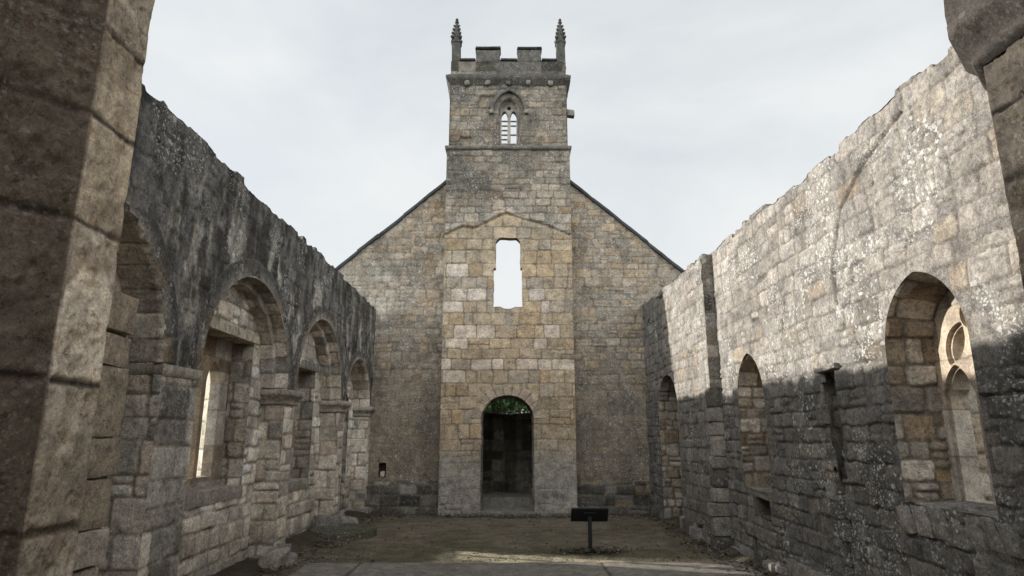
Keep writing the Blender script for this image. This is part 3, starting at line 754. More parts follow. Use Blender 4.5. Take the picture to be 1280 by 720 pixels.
stT = Stones(545, 4, 7, 1, 3.3, ch=(.4, .6), lw=(.6, 1), jw=.01, depth=.006, offs=.002, rough=.008, warp=.02, pal=((TAN, 2), (GTAN, 1), (PALE, .6)), lost=0, split=0)
# moulded: three layers stepping out
for n0, gr_, ex in ((-.44, .0, -.05), (-.40, .03, -.05)):
    hh_ = (lambda u, v, gr_=gr_: np.minimum(lights(u, v)-gr_, -tw.sdf(u, v)+.02))
    sheet(acc, fu, fv, lambda u, v, h: FR(u, v, n0+h), stT, hh_, None, flip=True, extrude=ex, lich=.0, fade=.01)
sheet(acc, fu, fv, lambda u, v, h: FR(u, v, -.49+h), stT, holT, None, flip=True, disp=0, extrude=-.11, fade=.01)
sheet(acc, fu, fv, lambda u, v, h: FR(u, v, -.60+0*h), stT, holT, None, flip=False)
acc.build("tracery", M_FINE, wo)
acc = Acc()
reveal(acc, back_op, FR, [(.03, -.60), (0, -1.0)], .025, Stones(546, 0, 9, 0, .6, ch=(.3, .4), lw=(.4, .6), rotate=True, pal=((TAN, 1), (PALE, 1), (GTAN, 1)), lost=0), None, flip=False)
acc.build("outer_reveal", M_STONE, wo)
acc = Acc(); x = 4.72; rng = random.Random(8)
while x < 6.05:                              # tilted blocks of the broken sill
    wd = rng.uniform(.17, .26); tilt = rng.uniform(-.05, .05)
    fr = lambda a, z, n, x=x, tilt=tilt: FR(a+.35*(z-1.1)+tilt*n, z-.28*np.maximum(n+.05, 0)*1.0+tilt*(a-x)*.6, n)
    box(acc, fr, x, x+wd-.03, .98, 1.22+rng.uniform(-.02, .03), -.5, .01+rng.uniform(-.02, .03), rng.choice([GREY, GREY, GTAN]), .010, .03, int(x*53), .6, .014); x += wd
box(acc, FR, 4.85, 6.03, 1.12, 1.24, -1.0, -.30, GREY, .02, .05, 561, .3)
acc.build("sill", M_STONE, wo)
# blocked pointed window
acc = Acc()
reveal(acc, nic, FR, [(0, 0), (.07, -.5)], .02, jst(550, .5), lambda U, V, c, f, r: (c*.95, .1), flip=False)
sheet(acc, lin(8.9, 10.2, .025), lin(.95, 3.1, .025), lambda u, v, h: FR(u, v, -.48+h), Stones(551, 8, 11, 0, 4, ch=(.2, .32), lw=(.2, .4), pal=JPAL, jw=.03, depth=.03), None, None, flip=True)
box(acc, FR, 9.02, 10.08, .93, 1.06, -.5, -.02, GREY, .02, .05, 552, .3)
acc.build("blocked_window", M_STONE, RIGHT)
acc = Acc()
reveal(acc, door2, FR2, [(0, 0), (.05, -.55)], .024, jst(560, .6), lambda U, V, c, f, r: (c*.8, .2), flip=False)
sheet(acc, lin(12.9, 14.8, .03), lin(-.1, 3.2, .03), lambda u, v, h: FR2(u, v, -.52+h), Stones(561, 12, 15, 0, 4, ch=(.2, .32), lw=(.2, .45), pal=JPAL, jw=.03, depth=.03), None, lambda U, V, c, f, r: (c*.8, .2), flip=True)
acc.build("blocked_doorway", M_STONE, RIGHT)

# ------------------------------------------------------------------ WEST GABLE WALL
GY = 16.0; FG = F_W(GY)
GABLE = empty("gable_wall", (0, GY, 0), "tall gabled end wall behind the tower with dark sloping coping on both sides", "gable wall")
rake = lambda u: 8.36-.865*(np.abs(u+.03)-1.67)
PAL_G = ((GTAN, 3.4), (GREY, 1.6), ((.35, .295, .225), 2.4), (BROWN, .3))
def col_gable(U, V, c, f, rid):
    b = fbm(U*.9, V*.9, 261, 4); sm = fbm(U*4, V*4, 262, 4)
    # weathered lime bloom high on the left, grey wash on the lower right, damp dark foot
    bl = (ss(.42, .62, b+.10*ss(4.5, 6.5, V))*ss(3.6, 4.8, V)*ss(1.5, -1.8, U)*.9)[..., None]
    bl = bl*(.2+.8*f*(rid > .35))[..., None]; c = c*(1-bl)+np.array((.50, .485, .45))*(.5+.9*sm)[..., None]*bl
    g = (ss(.5, .74, fbm(U*.8+4, V*.6, 263, 4))*.5)[..., None]
    c = c*(1-g)+np.array((.19, .185, .175))*(.7+.6*sm)[..., None]*g
    ink = (ss(.55, .72, fbm(U*2.1, V*1.5, 266, 5))*.45)[..., None]
    c = c*(1-ink)+np.array((.11, .106, .098))*ink
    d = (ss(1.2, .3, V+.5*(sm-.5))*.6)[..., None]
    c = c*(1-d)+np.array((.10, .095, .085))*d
    e = (ss(-2.55, -2.1, U)*ss(3.6, 2.4, V)*ss(1.9, 2.4, -U)*0+ss(.30, .0, np.abs(U+2.05)+.2*(sm-.5))*ss(3.5, 2.6, V)*.5)[..., None]
    c = c*(1-e)+np.array((.08, .078, .07))*e
    c = c*np.array((1.07, 1.01, .93))
    return c, .45
class Coated:                                 # old render coat still clinging to the lower wall
    def __init__(s, st): s.st = st
    def eval(s, u, v):
        h, c, f, r = s.st.eval(u, v); n = fbm(u*1.5, v*1.1, 271, 4)
        k = ss(3.7, 2.5, v+2.2*(n-.5))*ss(.55, .95, v+.3*(n-.5)); kk = (.6*k)[..., None]; sm = fbm(u*3, v*2, 272, 5, .6)
        return h*(1-.8*k), c*(1-kk)+np.array((.25, .228, .195))*(.5+1.0*sm)[..., None]*kk, f, r
acc = Acc()
for (x0, x1, sd_) in ((-5.2, -1.6, 600), (1.5, 5.2, 601)):
    stG = Stones(sd_, x0, x1, -.2, 8.6, ch=(.15, .25), lw=(.18, .42), jw=.02, warp=.025, pal=PAL_G, depth=.012, offs=.006, rough=.012, var=.10, mortar=(.19, .17, .14), split=.3)
    hl2 = (lambda u, v: np.maximum(np.abs(u+3.06)-.09, np.abs(v-1.0)-.17)) if x0 < 0 else None
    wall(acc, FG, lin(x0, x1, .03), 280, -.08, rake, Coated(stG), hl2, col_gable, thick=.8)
sheet(acc, lin(-3.2, -2.9, .03), lin(.8, 1.2, .03), lambda u, v, h: FG(u, v, -.2), None, None, None, flat=(.08, .07, .06))
# lower plinth course standing proud
for (x0, x1) in ((-3.5, -1.62), (1.55, 3.4)):
    stP = Stones(610, x0, x1, -.1, .8, ch=(.2, .3), lw=(.25, .5), pal=((GREY, 1), (DARK, 1), (BROWN, .6)), jw=.025)
    sheet(acc, lin(x0, x1, .03), lin(-.08, .74, .03), lambda u, v, h: FG(u, v, .07-.08*ss(.66, .74, v)+h), stP, None, lambda U, V, c, f, r: (c*.8, .2))
acc.build("wall_face", M_STONE, GABLE)
acc = Acc(); box(acc, FG, -3.11, -3.0, .84, .97, -.19, .01, CREAM, .015, .03, 44); acc.build("pale_stone", M_STONE, GABLE)
for sg in (-1, 1):
    acc = Acc(); rng = random.Random(sg+4)
    x = 1.6
    while x < 5.2:                            # coping laid in separate slabs
        x1 = min(x+rng.uniform(.5, .75), 5.25); dz = rng.uniform(-.016, .016)
        fr = lambda a, z, n, sg=sg, dz=dz: FG(sg*a-.03, 8.36-.865*(a-1.67)+z+dz, n)
        box(acc, fr, x-.012, x1+.012, -.03, .075, -.85, .07, (.045, .047, .05), .018, .08, int(x*77)+sg); x = x1
    acc.build("coping", M_SLATE, GABLE)

# ------------------------------------------------------------------ TOWER
TY = 15.6; FT = F_W(TY); TX0, TX1 = -1.655, 1.575; TB = 19.0
TOWER = empty("church_tower", (-.04, TY, 0), "slender battlemented stone bell tower with two spiky pinnacles above a round-headed doorway", "church tower")
dr = Op(-.05, .63, .06, 2.2, .56)
def bigwin(u, v):
    r = np.minimum(rect(-.35, .27, 5.9, 6.72)(u, v), rect(-.40, .31, 4.93, 5.92)(u, v))
    r = np.maximum(r, (np.abs(u+.04)-.31)+(v-6.62))
    r = np.minimum(r, np.hypot((u+.05)/2.2, v-4.97)-.09)
    return r+.02*(vnoise(u*7, v*7, 12)-.5)
bel = Op(-.02, .29, 9.33, 10.28, .42)
tholes = union(lambda u, v: dr.sdf(u, v), bigwin, lambda u, v: bel.sdf(u, v))
ASH = (((.38, .315, .23), 5), ((.35, .305, .245), 1.6), ((.38, .295, .195), 1.4))
stA = Stones(700, TX0, TX1, -.1, 7.2, ch=(.22, .36), lw=(.22, .6), jw=.018, warp=.02, pal=ASH, depth=.011, offs=.005, rough=.008, split=.06, mortar=(.19, .16, .12), var=.09, lost=.002)
stB = Stones(701, TX0, TX1, 6.5, 11.5, ch=(.15, .27), lw=(.2, .45), jw=.022, warp=.026, pal=((GREY, 2.2), (GTAN, 3), (BROWN, .5), (TAN, .8)), mortar=(.17, .155, .13), var=.11, depth=.014, offs=.008, rough=.012)
# a few courses hold pale replacement blocks
for (z_, xs) in ((3.55, (-1.45, -.9, -.2, .25, .75, 1.35)), (3.22, (-1.4,)), (4.45, (-1.3, -.75, 1.0)), (4.95, (-1.4, .95)), (5.3, (-1.2, .8, -.6)), (5.75, (-1.5,)), (4.0, (-1.5, .6))):
    kk = np.searchsorted(stA.cb, z_)-1; j, of, cc, sp, rr = stA.rows[kk]
    for x in xs:
        i = np.searchsorted(j, x)-1; cc[i] = np.array((.54, .475, .41))*random.Random(int(x*100)).uniform(.9, 1.08)
scar2 = [(-1.6, 6.85), (-1.2, 7.05), (-.9, 7.0), (-.1, 7.42), (.35, 7.25), (.9, 7.1), (1.5, 6.85)]
class TowerStones:
    def eval(s, u, v):
        a = stA.eval(u, v); b = stB.eval(u, v)
        lim = np.interp(u, [p[0] for p in scar2], [p[1] for p in scar2])
        k = ss(-.02, .02, v-lim)
        kk = k[..., None]
        d = v-lim
        ledge = .055*ss(-.02, .0, d)*ss(.16, .03, d)*(fbm(u*4, v*4, 5, 3)+.35)-.03*ss(.0, -.03, d)*ss(-.1, -.03, d)
        return a[0]*(1-k)+b[0]*k+ledge, a[1]*(1-kk)+b[1]*kk, a[2]*(1-k)+b[2]*k, a[3]
def col_tower(U, V, c, f, rid):
    b = fbm(U*.9, V*.9, 361, 4); sm = fbm(U*4, V*4, 362, 4)
    bl = (ss(1.75, 1.0, V+1.0*(b-.5))*.72)[..., None]       # lime wash clinging to the foot
    c = c*(1-bl)+np.array((.33, .32, .30))*(.55+.9*sm)[..., None]*bl
    dk = (ss(.40, .62, fbm(U*1.4, V*1.1, 363, 5, .6))*ss(6.9, 8.2, V)*.85)[..., None]
    c = c*(1-dk)+np.array((.10, .098, .092))*dk
    wg = (ss(.18, .02, np.abs(U+.02)+.25*(sm-.5))*ss(4.2, 4.6, V)*ss(4.95, 4.8, V)*.6)[..., None]
    c = c*(1-wg)+np.array((.25, .24, .22))*wg
    c = c*(1+np.array((.04, .0, -.05))*(ss(5.6, 4.0, V)*ss(1.2, 2.0, V))[..., None])
    tn = (1+.42*(fbm(U*1.3, V*1.6, 364, 4)-.5))[..., None]; c = c*tn
    c = c*(1+np.array((.05, .0, -.06))*ss(6.8, 7.6, V)[..., None])
    up = (ss(7.4, 9.4, V)*.42)[..., None]
    c = c*(1-up)+np.array((.155, .143, .122))*(.5+sm)[..., None]*up
    return c, .25+.2*ss(7, 8, V)
acc = Acc()
SB = .04
def tower_front(u, v, h):
    x = np.where(v > 9.2, -.04+(u+.04)*.972, u); return FT(x, v, h-.05*(v > 9.2))
sheet(acc, lin(TX0, TX1, .021), lin(-.08, 11.3, .021), tower_front, TowerStones(), tholes, col_tower, edge0=(1, 1, 0, 0), fade=.03)
# flanks, east wall inner face, standing stub of the fallen west wall
def col_flank(U, V, c, f, rid): return col_tower(U, V, c, f, rid)
for X, fl, fr in ((TX0, True, F_S), (TX1, False, F_N)):
    fx = (lambda u, v, h, X=X, s=-1 if X < 0 else 1: np.stack((X+s*h-s*.046*(v > 9.2), u, v), -1))
    sheet(acc, lin(TY, TB, .05), lin(-.08, 11.3, .05), fx, stB, None, col_flank, flip=X < 0, edge0=(1, 1, 0, 0))
    s = 1 if X < 0 else -1
    sheet(acc, lin(TY+.85, TB, .05), lin(-.08, 11.3, .05), lambda u, v, h, X=X, s=s: np.stack((X+s*(.62+h), u, v), -1), stB, None, lambda U, V, c, f, r: (c*.8, 0), flip=s < 0)
    sheet(acc, lin(0, .62, .1), lin(-.08, 11.3, .1), lambda d, v, h, X=X, s=s: np.stack((X+s*d, TB+.05*(vnoise(d*9, v*3, 3)-.5), v), -1), None, None, None, flip=True, flat=(.2, .18, .15))
bigin = rect(-.72, .64, 4.6, 7.25)
tin = union(lambda u, v: dr.sdf(u, v), bigin, lambda u, v: bel.sdf(u, v))
sheet(acc, lin(TX0+.6, TX1-.6, .04), lin(-.08, 11.3, .04), lambda u, v, h: FT(u, v, -.85-h*0), stB, tin, lambda U, V, c, f, r: (c*.8, 0), flip=True)
topW = lambda u: 2.40+.25*(fbm(u*2.2, u*0, 31, 3)-.5)+.35*ss(.3, .8, u)*0
wall(acc, F_W(18.3), lin(TX0+.6, TX1-.6, .035), 70, -.08, topW, Stones(720, -1.2, 1.2, -.1, 3.2, ch=(.2, .34), lw=(.25, .5), pal=((GREY, 1), (GTAN, 1), (DARK, 1)), jw=.022), None,
     lambda U, V, c, f, r: (c*(1-.5*ss(.45, .7, fbm(U*3.2, V*.35, 88, 3)))[..., None]*np.array((.75, .78, .72)), 0), thick=.75)
acc.build("wall_face", M_STONE, TOWER)
acc = Acc()                                   # unseen slab added to darken the doorway, and raised inner floor
box(acc, FT, TX0+.6, TX1-.6, 3.25, 3.5, -1.7, -.8, GREY, .02, .12, 730)
acc.build("shading_slab", M_STONE, TOWER)
acc = Acc()
box(acc, FT, TX0+.6, TX1-.6, -.1, .30, -3.4, -1.2, GREY, .01, .1, 731)
acc.build("inner_floor", M_STONE, TOWER)
acc = Acc()
box(acc, FT, -.74, .64, -.06, .10, -.85, .10, (.25, .235, .205), .012, .05, 732)
acc.build("doorstep", M_STONE, TOWER)
# doorway: voussoirs and reveal
L, A = dr.length()
acc = Acc()
cbv = np.concatenate(([-.3], np.linspace(0, A, 12), [A+.3]))
stV = Stones(740, 0, A, 0, .27, courses=cbv, lw=(3, 4), rotate=True, jw=.014, depth=.010, offs=.003, rough=.006, warp=.006, split=0, pal=((TAN, 3), (GTAN, 1)), lost=0, ch=(.2, .3), mortar=(.17, .14, .10), var=.07)
def dring(S, r, h):
    x, z = dr.arc(np.clip(S/A, 0, 1), -r); return FT(x, z, .010+h-.02*ss(.22, .27, r))
sheet(acc, lin(0, A, .018), lin(0, .27, .018), dring, stV, None, None, edge0=(0, 0, 1, 0))
reveal(acc, dr, FT, [(0, .01), (.02, -.02), (.02, -.86)], .025, Stones(741, 0, 9, 0, .9, ch=(.26, .36), lw=(.3, .5), rotate=True, jw=.02, pal=((GTAN, 1), (BROWN, 1), (GREY, 1)), lost=0), lambda U, V, c, f, r: (c*.85, 0), flip=True)
acc.build("doorway_arch", M_STONE, TOWER)
# big window reveal
acc = Acc()
sheet(acc, lin(-.75, .65, .02), lin(4.6, 7.0, .02), lambda u, v, h: FT(u, v, -.012+h), stA, lambda u, v: np.minimum(bigwin(u, v), -(np.maximum(np.abs(u+.04)-.68, np.abs(v-5.925)-1.32))), None, extrude=-.22, disp=0)
sheet(acc, lin(-.80, .72, .03), lin(4.5, 7.35, .03), lambda u, v, h: FT(u, v, -.22+0*h), stA, bigwin, None, flip=True, disp=0)
for (u0, u1, v0, v1, hz, fl) in ((-.72, .64, 4.6, 4.6, 1, False), (-.72, .64, 7.25, 7.25, 1, True), (-.72, -.72, 4.6, 7.25, 0, True), (.64, .64, 4.6, 7.25, 0, False)):
    sheet(acc, lin(u0, u1, .05) if hz else lin(v0, v1, .05), lin(-.85, -.22, .05), lambda a, n, h: FT(a, v0+0*a, n) if hz else FT(u0+0*a, a, n), None, None, None, flip=fl, flat=(.26, .22, .16))
acc.build("window_opening", M_STONE, TOWER)
# belfry window
acc = Acc()
fb = lambda x, z, n: FT(-.04+(x+.04)*.972, z, n-.05)
reveal(acc, bel, fb, [(0, .0), (.05, -.16)], .02, Stones(750, 0, 9, 0, .3, ch=(.3, .4), lw=(.3, .5), rotate=True, pal=((GREY, 1), (GTAN, 1)), jw=.014, depth=.01, lost=0), None, flip=True)
bw = acc.build("belfry_window", M_STONE, TOWER)
acc = Acc()
lb = [tref(-.02-.125, .082, 9.36, 10.22), tref(-.02+.125, .082, 9.36, 10.22)]
ey = lambda u, v: np.hypot(u+.02, v-10.45)-.055
bt = lambda u, v: np.minimum(union(*lb, ey)(u, v), -bel.sdf(u, v, .03)+.01)
bu, bv = lin(-.32, .28, .011), lin(9.3, 10.75, .011)
stT2 = Stones(751, -1, 1, 9, 11, ch=(.4, .6), lw=(.6, 1), jw=.01, depth=.004, offs=.001, rough=.004, pal=((GREY, 1), (GTAN, 1)), lost=0)
sheet(acc, bu, bv, lambda u, v, h: fb(u, v, -.16+h), stT2, bt, None, extrude=-.12, fade=.01)
sheet(acc, bu, bv, lambda u, v, h: fb(u, v, -.28+0*h), stT2, bt, None, flip=True)
acc.build("tracery", M_FINE, bw)
rng = random.Random(3)
for lx in (-.145, .105):
    for i in range(6):
        if lx > 0 and i in (1, 3): continue
        acc = Acc(); z_ = 9.45+i*.135
        fr = lambda a, z, n, s_=rng.uniform(-.015, .015): fb(a, z+.55*(n+.33)*-1+s_*(a), n)
        box(acc, fr, lx-.085, lx+.085, z_, z_+.055, -.42, -.285, (.1, .1, .095), .003, .06, i)
        acc.build("louvre", M_WOOD, bw)
# hood mould
acc = Acc()
def hood(S, t, h):
    a = t*2*math.pi; x, z = bel.arc(S, -(.17+.045*np.cos(a))); return fb(x, z, .05+.045*np.sin(a))
sheet(acc, np.linspace(0, 1, 40), np.linspace(0, 1, 9), hood, None, None, lambda U, V, c, f, r: np.array((.16, .155, .14))*(.6+.8*fbm(U*20, V*2, 4, 3))[..., None], flip=True)
box(acc, fb, -.56, -.44, 10.19, 10.30, -.02, .10, GREY, .01, .03, 3); box(acc, fb, .40, .52, 10.19, 10.30, -.02, .10, GREY, .01, .03, 4)
acc.build("hood_mould", M_STONE, bw)
# string course, cornice, parapet
YB = TB
ring = lambda e: [(TX0-e, YB), (TX0-e, TY-e), (TX1+e, TY-e), (TX1+e, YB)]
ring_r = [(TX0, YB), (TX0, TY), (TX1, TY), (TX1, YB)]
acc = Acc()
strip(acc, ring_r, [(-.08, 9.13), (.02, 9.14), (.05, 9.18), (.055, 9.23), (.03, 9.25), (-.09, 9.31)], (.17, .16, .145), 800, .008, .05, lich=.3)
acc.build("string_course", M_STONE, TOWER)
up = [(TX0+.045, YB), (TX0+.045, TY+.05), (TX1-.045, TY+.05), (TX1-.045, YB)]
acc = Acc()
strip(acc, up, [(-.02, 11.02), (.015, 11.05), (.045, 11.12), (.10, 11.18), (.115, 11.22), (.115, 11.30), (.075, 11.33), (.03, 11.37), (-.4, 11.38)], (.105, .10, .092), 801, .012, .05, lich=.3)
for x in (-1.15, -.6, -.04, .5, 1.1):         # carved bosses in the hollow
    box(acc, FT, x-.07, x+.07, 11.02, 11.18, -.06, .05, DARK if abs(x) < .1 else GREY, .02, .03, int(x*10)+60, 0, .03)
acc.build("cornice", M_STONE, TOWER)
acc = Acc()
PX0, PX1, PY = TX0+.05, TX1-.05, TY+.055; FP = F_W(PY)
stPp = Stones(810, PX0, PX1, 11.3, 12.4, ch=(.26, .34), lw=(.4, .7), jw=.016, depth=.012, offs=.006, rough=.008, pal=((GREY, 2), (DARK, 1.4), (GTAN, .6)), lost=0)
def pcol(U, V, c, f, r): return c*.62, .2
sheet(acc, lin(PX0, PX1, .025), lin(11.34, 11.78, .025), lambda u, v, h: FP(u, v, h), stPp, None, pcol)
sheet(acc, lin(PX0+.3, PX1-.3, .1), lin(11.34, 11.78, .1), lambda u, v, h: FP(u, v, -.3), stPp, None, pcol, flip=True, disp=0)
for X, s in ((PX0, -1), (PX1, 1)):
    sheet(acc, lin(PY, YB, .05), lin(11.34, 11.78, .05), lambda u, v, h: np.stack((X+s*h, u, v), -1), stPp, None, pcol, flip=s < 0)
    sheet(acc, lin(PY+.3, YB, .1), lin(11.34, 11.78, .1), lambda u, v, h: np.stack((X-s*.3+0*u, u, v), -1), stPp, None, pcol, flip=s > 0, disp=0)
par = acc.build("parapet", M_STONE, TOWER)
def coped(parent, frame, a0, a1, z0, z1, n0, n1, sd_):
    acc = Acc()
    if z1 > z0+.05: box(acc, frame, a0, a1, z0, z1, n0, n1, (.13, .125, .115), .008, .05, sd_, .2)
    fr = lambda a, z, n: frame(a, z+.35*np.minimum(0, -np.abs(n-(n0+n1)/2)+.06)*0, n)
    box(acc, fr, a0-.02, a1+.02, z1+.002, z1+.09, n0-.05, n1+.05, (.055, .055, .055), .008, .05, sd_+1, .1, .03)
    return acc
for (a0, a1) in ((-.93, -.27), (.21, .86)):
    coped(par, FP, a0, a1, 11.775, 12.14, -.30, .003, int(a0*100)+200).build("merlon", M_STONE, par)
for (a0, a1) in ((PX0+.25, -.955), (-.245, .185), (.885, PX1-.25)):
    coped(par, FP, a0, a1, 11.775, 11.78, -.30, .0, int(a0*100)+300).build("coping", M_STONE, par)
for X, s in ((PX0, 1), (PX1, -1)):
    FX = lambda a, z, n, X=X, s=s: np.stack(np.broadcast_arrays(X-s*n, a, z), -1)
    for (a0, a1, z1) in ((PY+.35, 16.6, 11.78), (16.65, 17.4, 12.14), (17.45, 18.0, 11.78), (18.05, 18.9, 12.14)):
        coped(par, FX, a0, a1, 11.775, z1, -.30, .0, int(a0*70)+s).build("merlon" if z1 > 12 else "coping", M_STONE, par)
def spike(acc, cx, cy, z0):
    D = (.10, .097, .09)
    fr = lambda a, z, n: np.stack((cx+a, cy+n, z), -1)
    box(acc, fr, -.12, .12, z0, z0+.62, -.12, .12, D, .008, .04, int(cx*50)+7, .2)
    box(acc, fr, -.145, .145, z0+.60, z0+.66, -.145, .145, D, .008, .04, int(cx*50)+8, .2)
    for k in range(4):                        # little gables round the shaft head
        a = k*math.pi/2; c_, s_ = math.cos(a), math.sin(a)
        g = lambda u, z, n, c_=c_, s_=s_: np.stack((cx+u*c_-n*s_, cy+u*s_+n*c_, z), -1)
        P = g(np.array([-.13, .13, 0, 0]), np.array([z0+.66, z0+.66, z0+.86, z0+.86]), np.array([.13, .13, .13, .02]))
        P = np.concatenate((P, g(np.array([-.10, .10]), np.array([z0+.66, z0+.66]), np.array([.05, .05]))))
        acc.add(P, [(0, 1, 2, 2), (0, 2, 3, 4), (1, 5, 3, 2)], np.full((6, 4), .09))
    zz = np.linspace(0, 1, 26); th = np.linspace(0, 2*math.pi, 9)
    T, Z = np.meshgrid(th, zz, indexing='ij'); R = .125*(1-Z)**.8+.032
    P = np.stack((cx+R*np.cos(T), cy+R*np.sin(T), z0+.64+.62*Z), -1)
    idx = np.arange(P[..., 0].size).reshape(P.shape[:2]); Q = np.stack((idx[:-1, :-1], idx[1:, :-1], idx[1:, 1:], idx[:-1, 1:]), -1).reshape(-1, 4)
    acc.add(P.reshape(-1, 3), Q, np.full((P[..., 0].size, 4), .09))
    for lv in range(4):                       # crockets climbing the edges
        r = .125*(1-lv*.22)**.8+.042
        for k in range(4):
            a = k*math.pi/2+math.pi/4; s = .040*(1-lv*.1)
            blob(acc, (cx+r*math.cos(a), cy+r*math.sin(a), z0+.77+lv*.125), (s*1.1, s*1.1, s*1.2), (.095, .095, .088))
    blob(acc, (cx, cy, z0+1.29), (.062, .062, .04), (.09, .09, .085)); blob(acc, (cx, cy, z0+1.37), (.045, .045, .055), (.09, .09, .085))
def blob(acc, c, r, col, n=8, m=6, sd_=0, rough=.0):
    th = np.linspace(0, 2*math.pi, n+1); ph = np.linspace(-math.pi/2, math.pi/2, m+1)
    T, Pp = np.meshgrid(th, ph, indexing='ij')
    d = np.stack((np.cos(T)*np.cos(Pp), np.sin(T)*np.cos(Pp), np.sin(Pp)), -1)
    k = 1+rough*(fbm(d[..., 0]*1.7+d[..., 2]*1.3+sd_*3.1, d[..., 1]*1.7+5, sd_, 3)-.5)*2
    P = d*np.array(r)*k[..., None]+np.array(c)
    idx = np.arange(T.size).reshape(T.shape); Q = np.stack((idx[:-1, :-1], idx[1:, :-1], idx[1:, 1:], idx[:-1, 1:]), -1).reshape(-1, 4)
    acc.add(P.reshape(-1, 3), Q, np.concatenate((np.broadcast_to(col, T.shape+(3,)), np.zeros(T.shape+(1,))), -1).reshape(-1, 4))
for cx, cy in ((PX0+.125, PY+.125), (PX1-.125, PY+.125)):
    acc = Acc(); spike(acc, cx, cy, 11.775); acc.build("pinnacle", M_STONE, par)
acc = Acc()                                   # stub of a water spout on the right flank
fr = lambda a, z, n: np.stack((TX1-.05+a, TY+.25+n, z-.15*a), -1)
box(acc, fr, 0, .22, 10.24, 10.42, -.09, .09, GREY, .015, .03, 830); acc.build("water_spout", M_STONE, TOWER)

# ------------------------------------------------------------------ CHANCEL ARCH framing the view
ARCH = empty("chancel_arch", (.35, 3.43, 0), "massive dark stone arch piers framing the view at both edges", "chancel arch")
CY0, CY1 = 2.95, 3.91
def respond(x, s, courses, ztop, seed, capcol, tone=1.):
    """semi-octagonal respond; x = face nearest the opening, s = +1 when it faces +X"""
    pts = [(x-s*1.9, CY0), (x-s*.28, CY0), (x, CY0+.28), (x, CY1-.28), (x-s*.28, CY1), (x-s*1.9, CY1)]
    P = np.array(pts); sl = np.linalg.norm(np.diff(P, axis=0), axis=1); T = np.concatenate(([0], np.cumsum(sl)))
    nrm = np.diff(P, axis=0)/sl[:, None]; nrm = np.stack((nrm[:, 1], -nrm[:, 0]), -1)*(1 if s > 0 else -1)
    us = np.unique(np.concatenate([np.linspace(T[k], T[k+1], max(3, int(sl[k]/.013)+1)) for k in range(len(sl))]))
    def mp(u, v, h):
        X = np.interp(u, T, P[:, 0]); Y = np.interp(u, T, P[:, 1])
        k = np.clip(np.searchsorted(T, u)-1, 0, len(sl)-1); n = nrm[k]
        n = n.copy()
        for q in range(1, len(T)-1):          # blend normals at the arrises
            m = np.abs(u-T[q]) < 1e-5; n[m] = (nrm[q-1]+nrm[q])/(1+np.dot(nrm[q-1], nrm[q]))
        ar = np.min(np.abs(u[..., None]-T[None, 1:-1]), -1)
        g_ = fbm(u*5.5, v*5.5, seed+21, 5); h = h-.016*ss(.60, .68, g_)-.010*ss(.57, .60, fbm(u*13, v*8, seed+22, 4))
        h = h*ss(0, .04, ar)-.010*ss(.02, 0, ar)*ss(.45, .75, vnoise(v*7, u*3, seed))
        return np.stack((X+n[..., 0]*h, Y+n[..., 1]*h, v), -1)
    st = Stones(seed, 0, T[-1], 0, ztop, courses=courses, lw=(.7, 1.25), jw=.034, depth=.018, offs=.005, rough=.012, warp=.014, split=0, pal=(((.52, .47, .41), 2), ((.40, .36, .31), 1), ((.52, .45, .36), 1)), lost=0, mortar=(.06, .054, .046), var=.1)
    # vertical joints stay away from the narrow faces
    for r in st.rows:
        j = r[0]; lo, hi = T[1]-.02, T[4]+.02
        for q in range(len(j)):
            if T[1]-.28 < j[q] < T[3]+.05: j[q] = T[1]-.3 if abs(j[q]-T[1]) < abs(j[q]-T[3]) else T[3]+.06
        j.sort()
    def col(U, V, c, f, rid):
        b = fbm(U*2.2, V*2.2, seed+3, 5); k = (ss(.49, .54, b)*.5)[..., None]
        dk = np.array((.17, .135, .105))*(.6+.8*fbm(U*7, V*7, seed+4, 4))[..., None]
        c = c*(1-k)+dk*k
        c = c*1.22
        side_shade = (ss(T[2]+.012, T[2]-.012, U+.02*(b-.5))*.9)[..., None]       # dirty brown stone plus painted shade on the chancel side
        return tone*np.array((1.04, 1.0, .93))*(c*(1-side_shade)+np.array((.068, .053, .043))*(.5+1.0*b)[..., None]*side_shade), .1
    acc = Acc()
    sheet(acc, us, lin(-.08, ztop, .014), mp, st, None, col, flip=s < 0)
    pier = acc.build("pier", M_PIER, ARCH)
    acc = Acc()
    prof = [(0, ztop-.02), (.04, ztop), (.055, ztop+.03), (.04, ztop+.06), (.045, ztop+.08), (.09, ztop+.15), (.13, ztop+.20), (.14, ztop+.22), (.14, ztop+.31), (.12, ztop+.33), (-.3, ztop+.34)]
    path = pts if s > 0 else pts[::-1]
    strip(acc, path, prof, capcol, seed+9, .01, .03, lich=.1)
    acc.build("capital", M_PIER, pier)
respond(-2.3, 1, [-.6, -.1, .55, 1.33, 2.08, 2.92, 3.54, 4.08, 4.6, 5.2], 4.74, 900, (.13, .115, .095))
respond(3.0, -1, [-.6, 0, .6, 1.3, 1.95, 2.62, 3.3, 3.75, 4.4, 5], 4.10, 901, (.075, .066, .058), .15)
acc = Acc()
ca = Op(.35, 2.62, 5.06, 5.2, 2.1)
stC = Stones(910, -4.5, 5, 4.3, 8, ch=(.2, .3), lw=(.25, .5), pal=((GREY, 2), (GTAN, 1)), jw=.025)
caps = lambda u, v: ca.sdf(u, v)
for fr, fl in ((F_W(CY0+.05), False), (F_E(CY1-.05), True)):
    sheet(acc, lin(-4.4, 4.9, .05), lin(5.06, 7.4, .05), lambda u, v, h: fr(u, v, h), stC, caps, None, flip=fl)
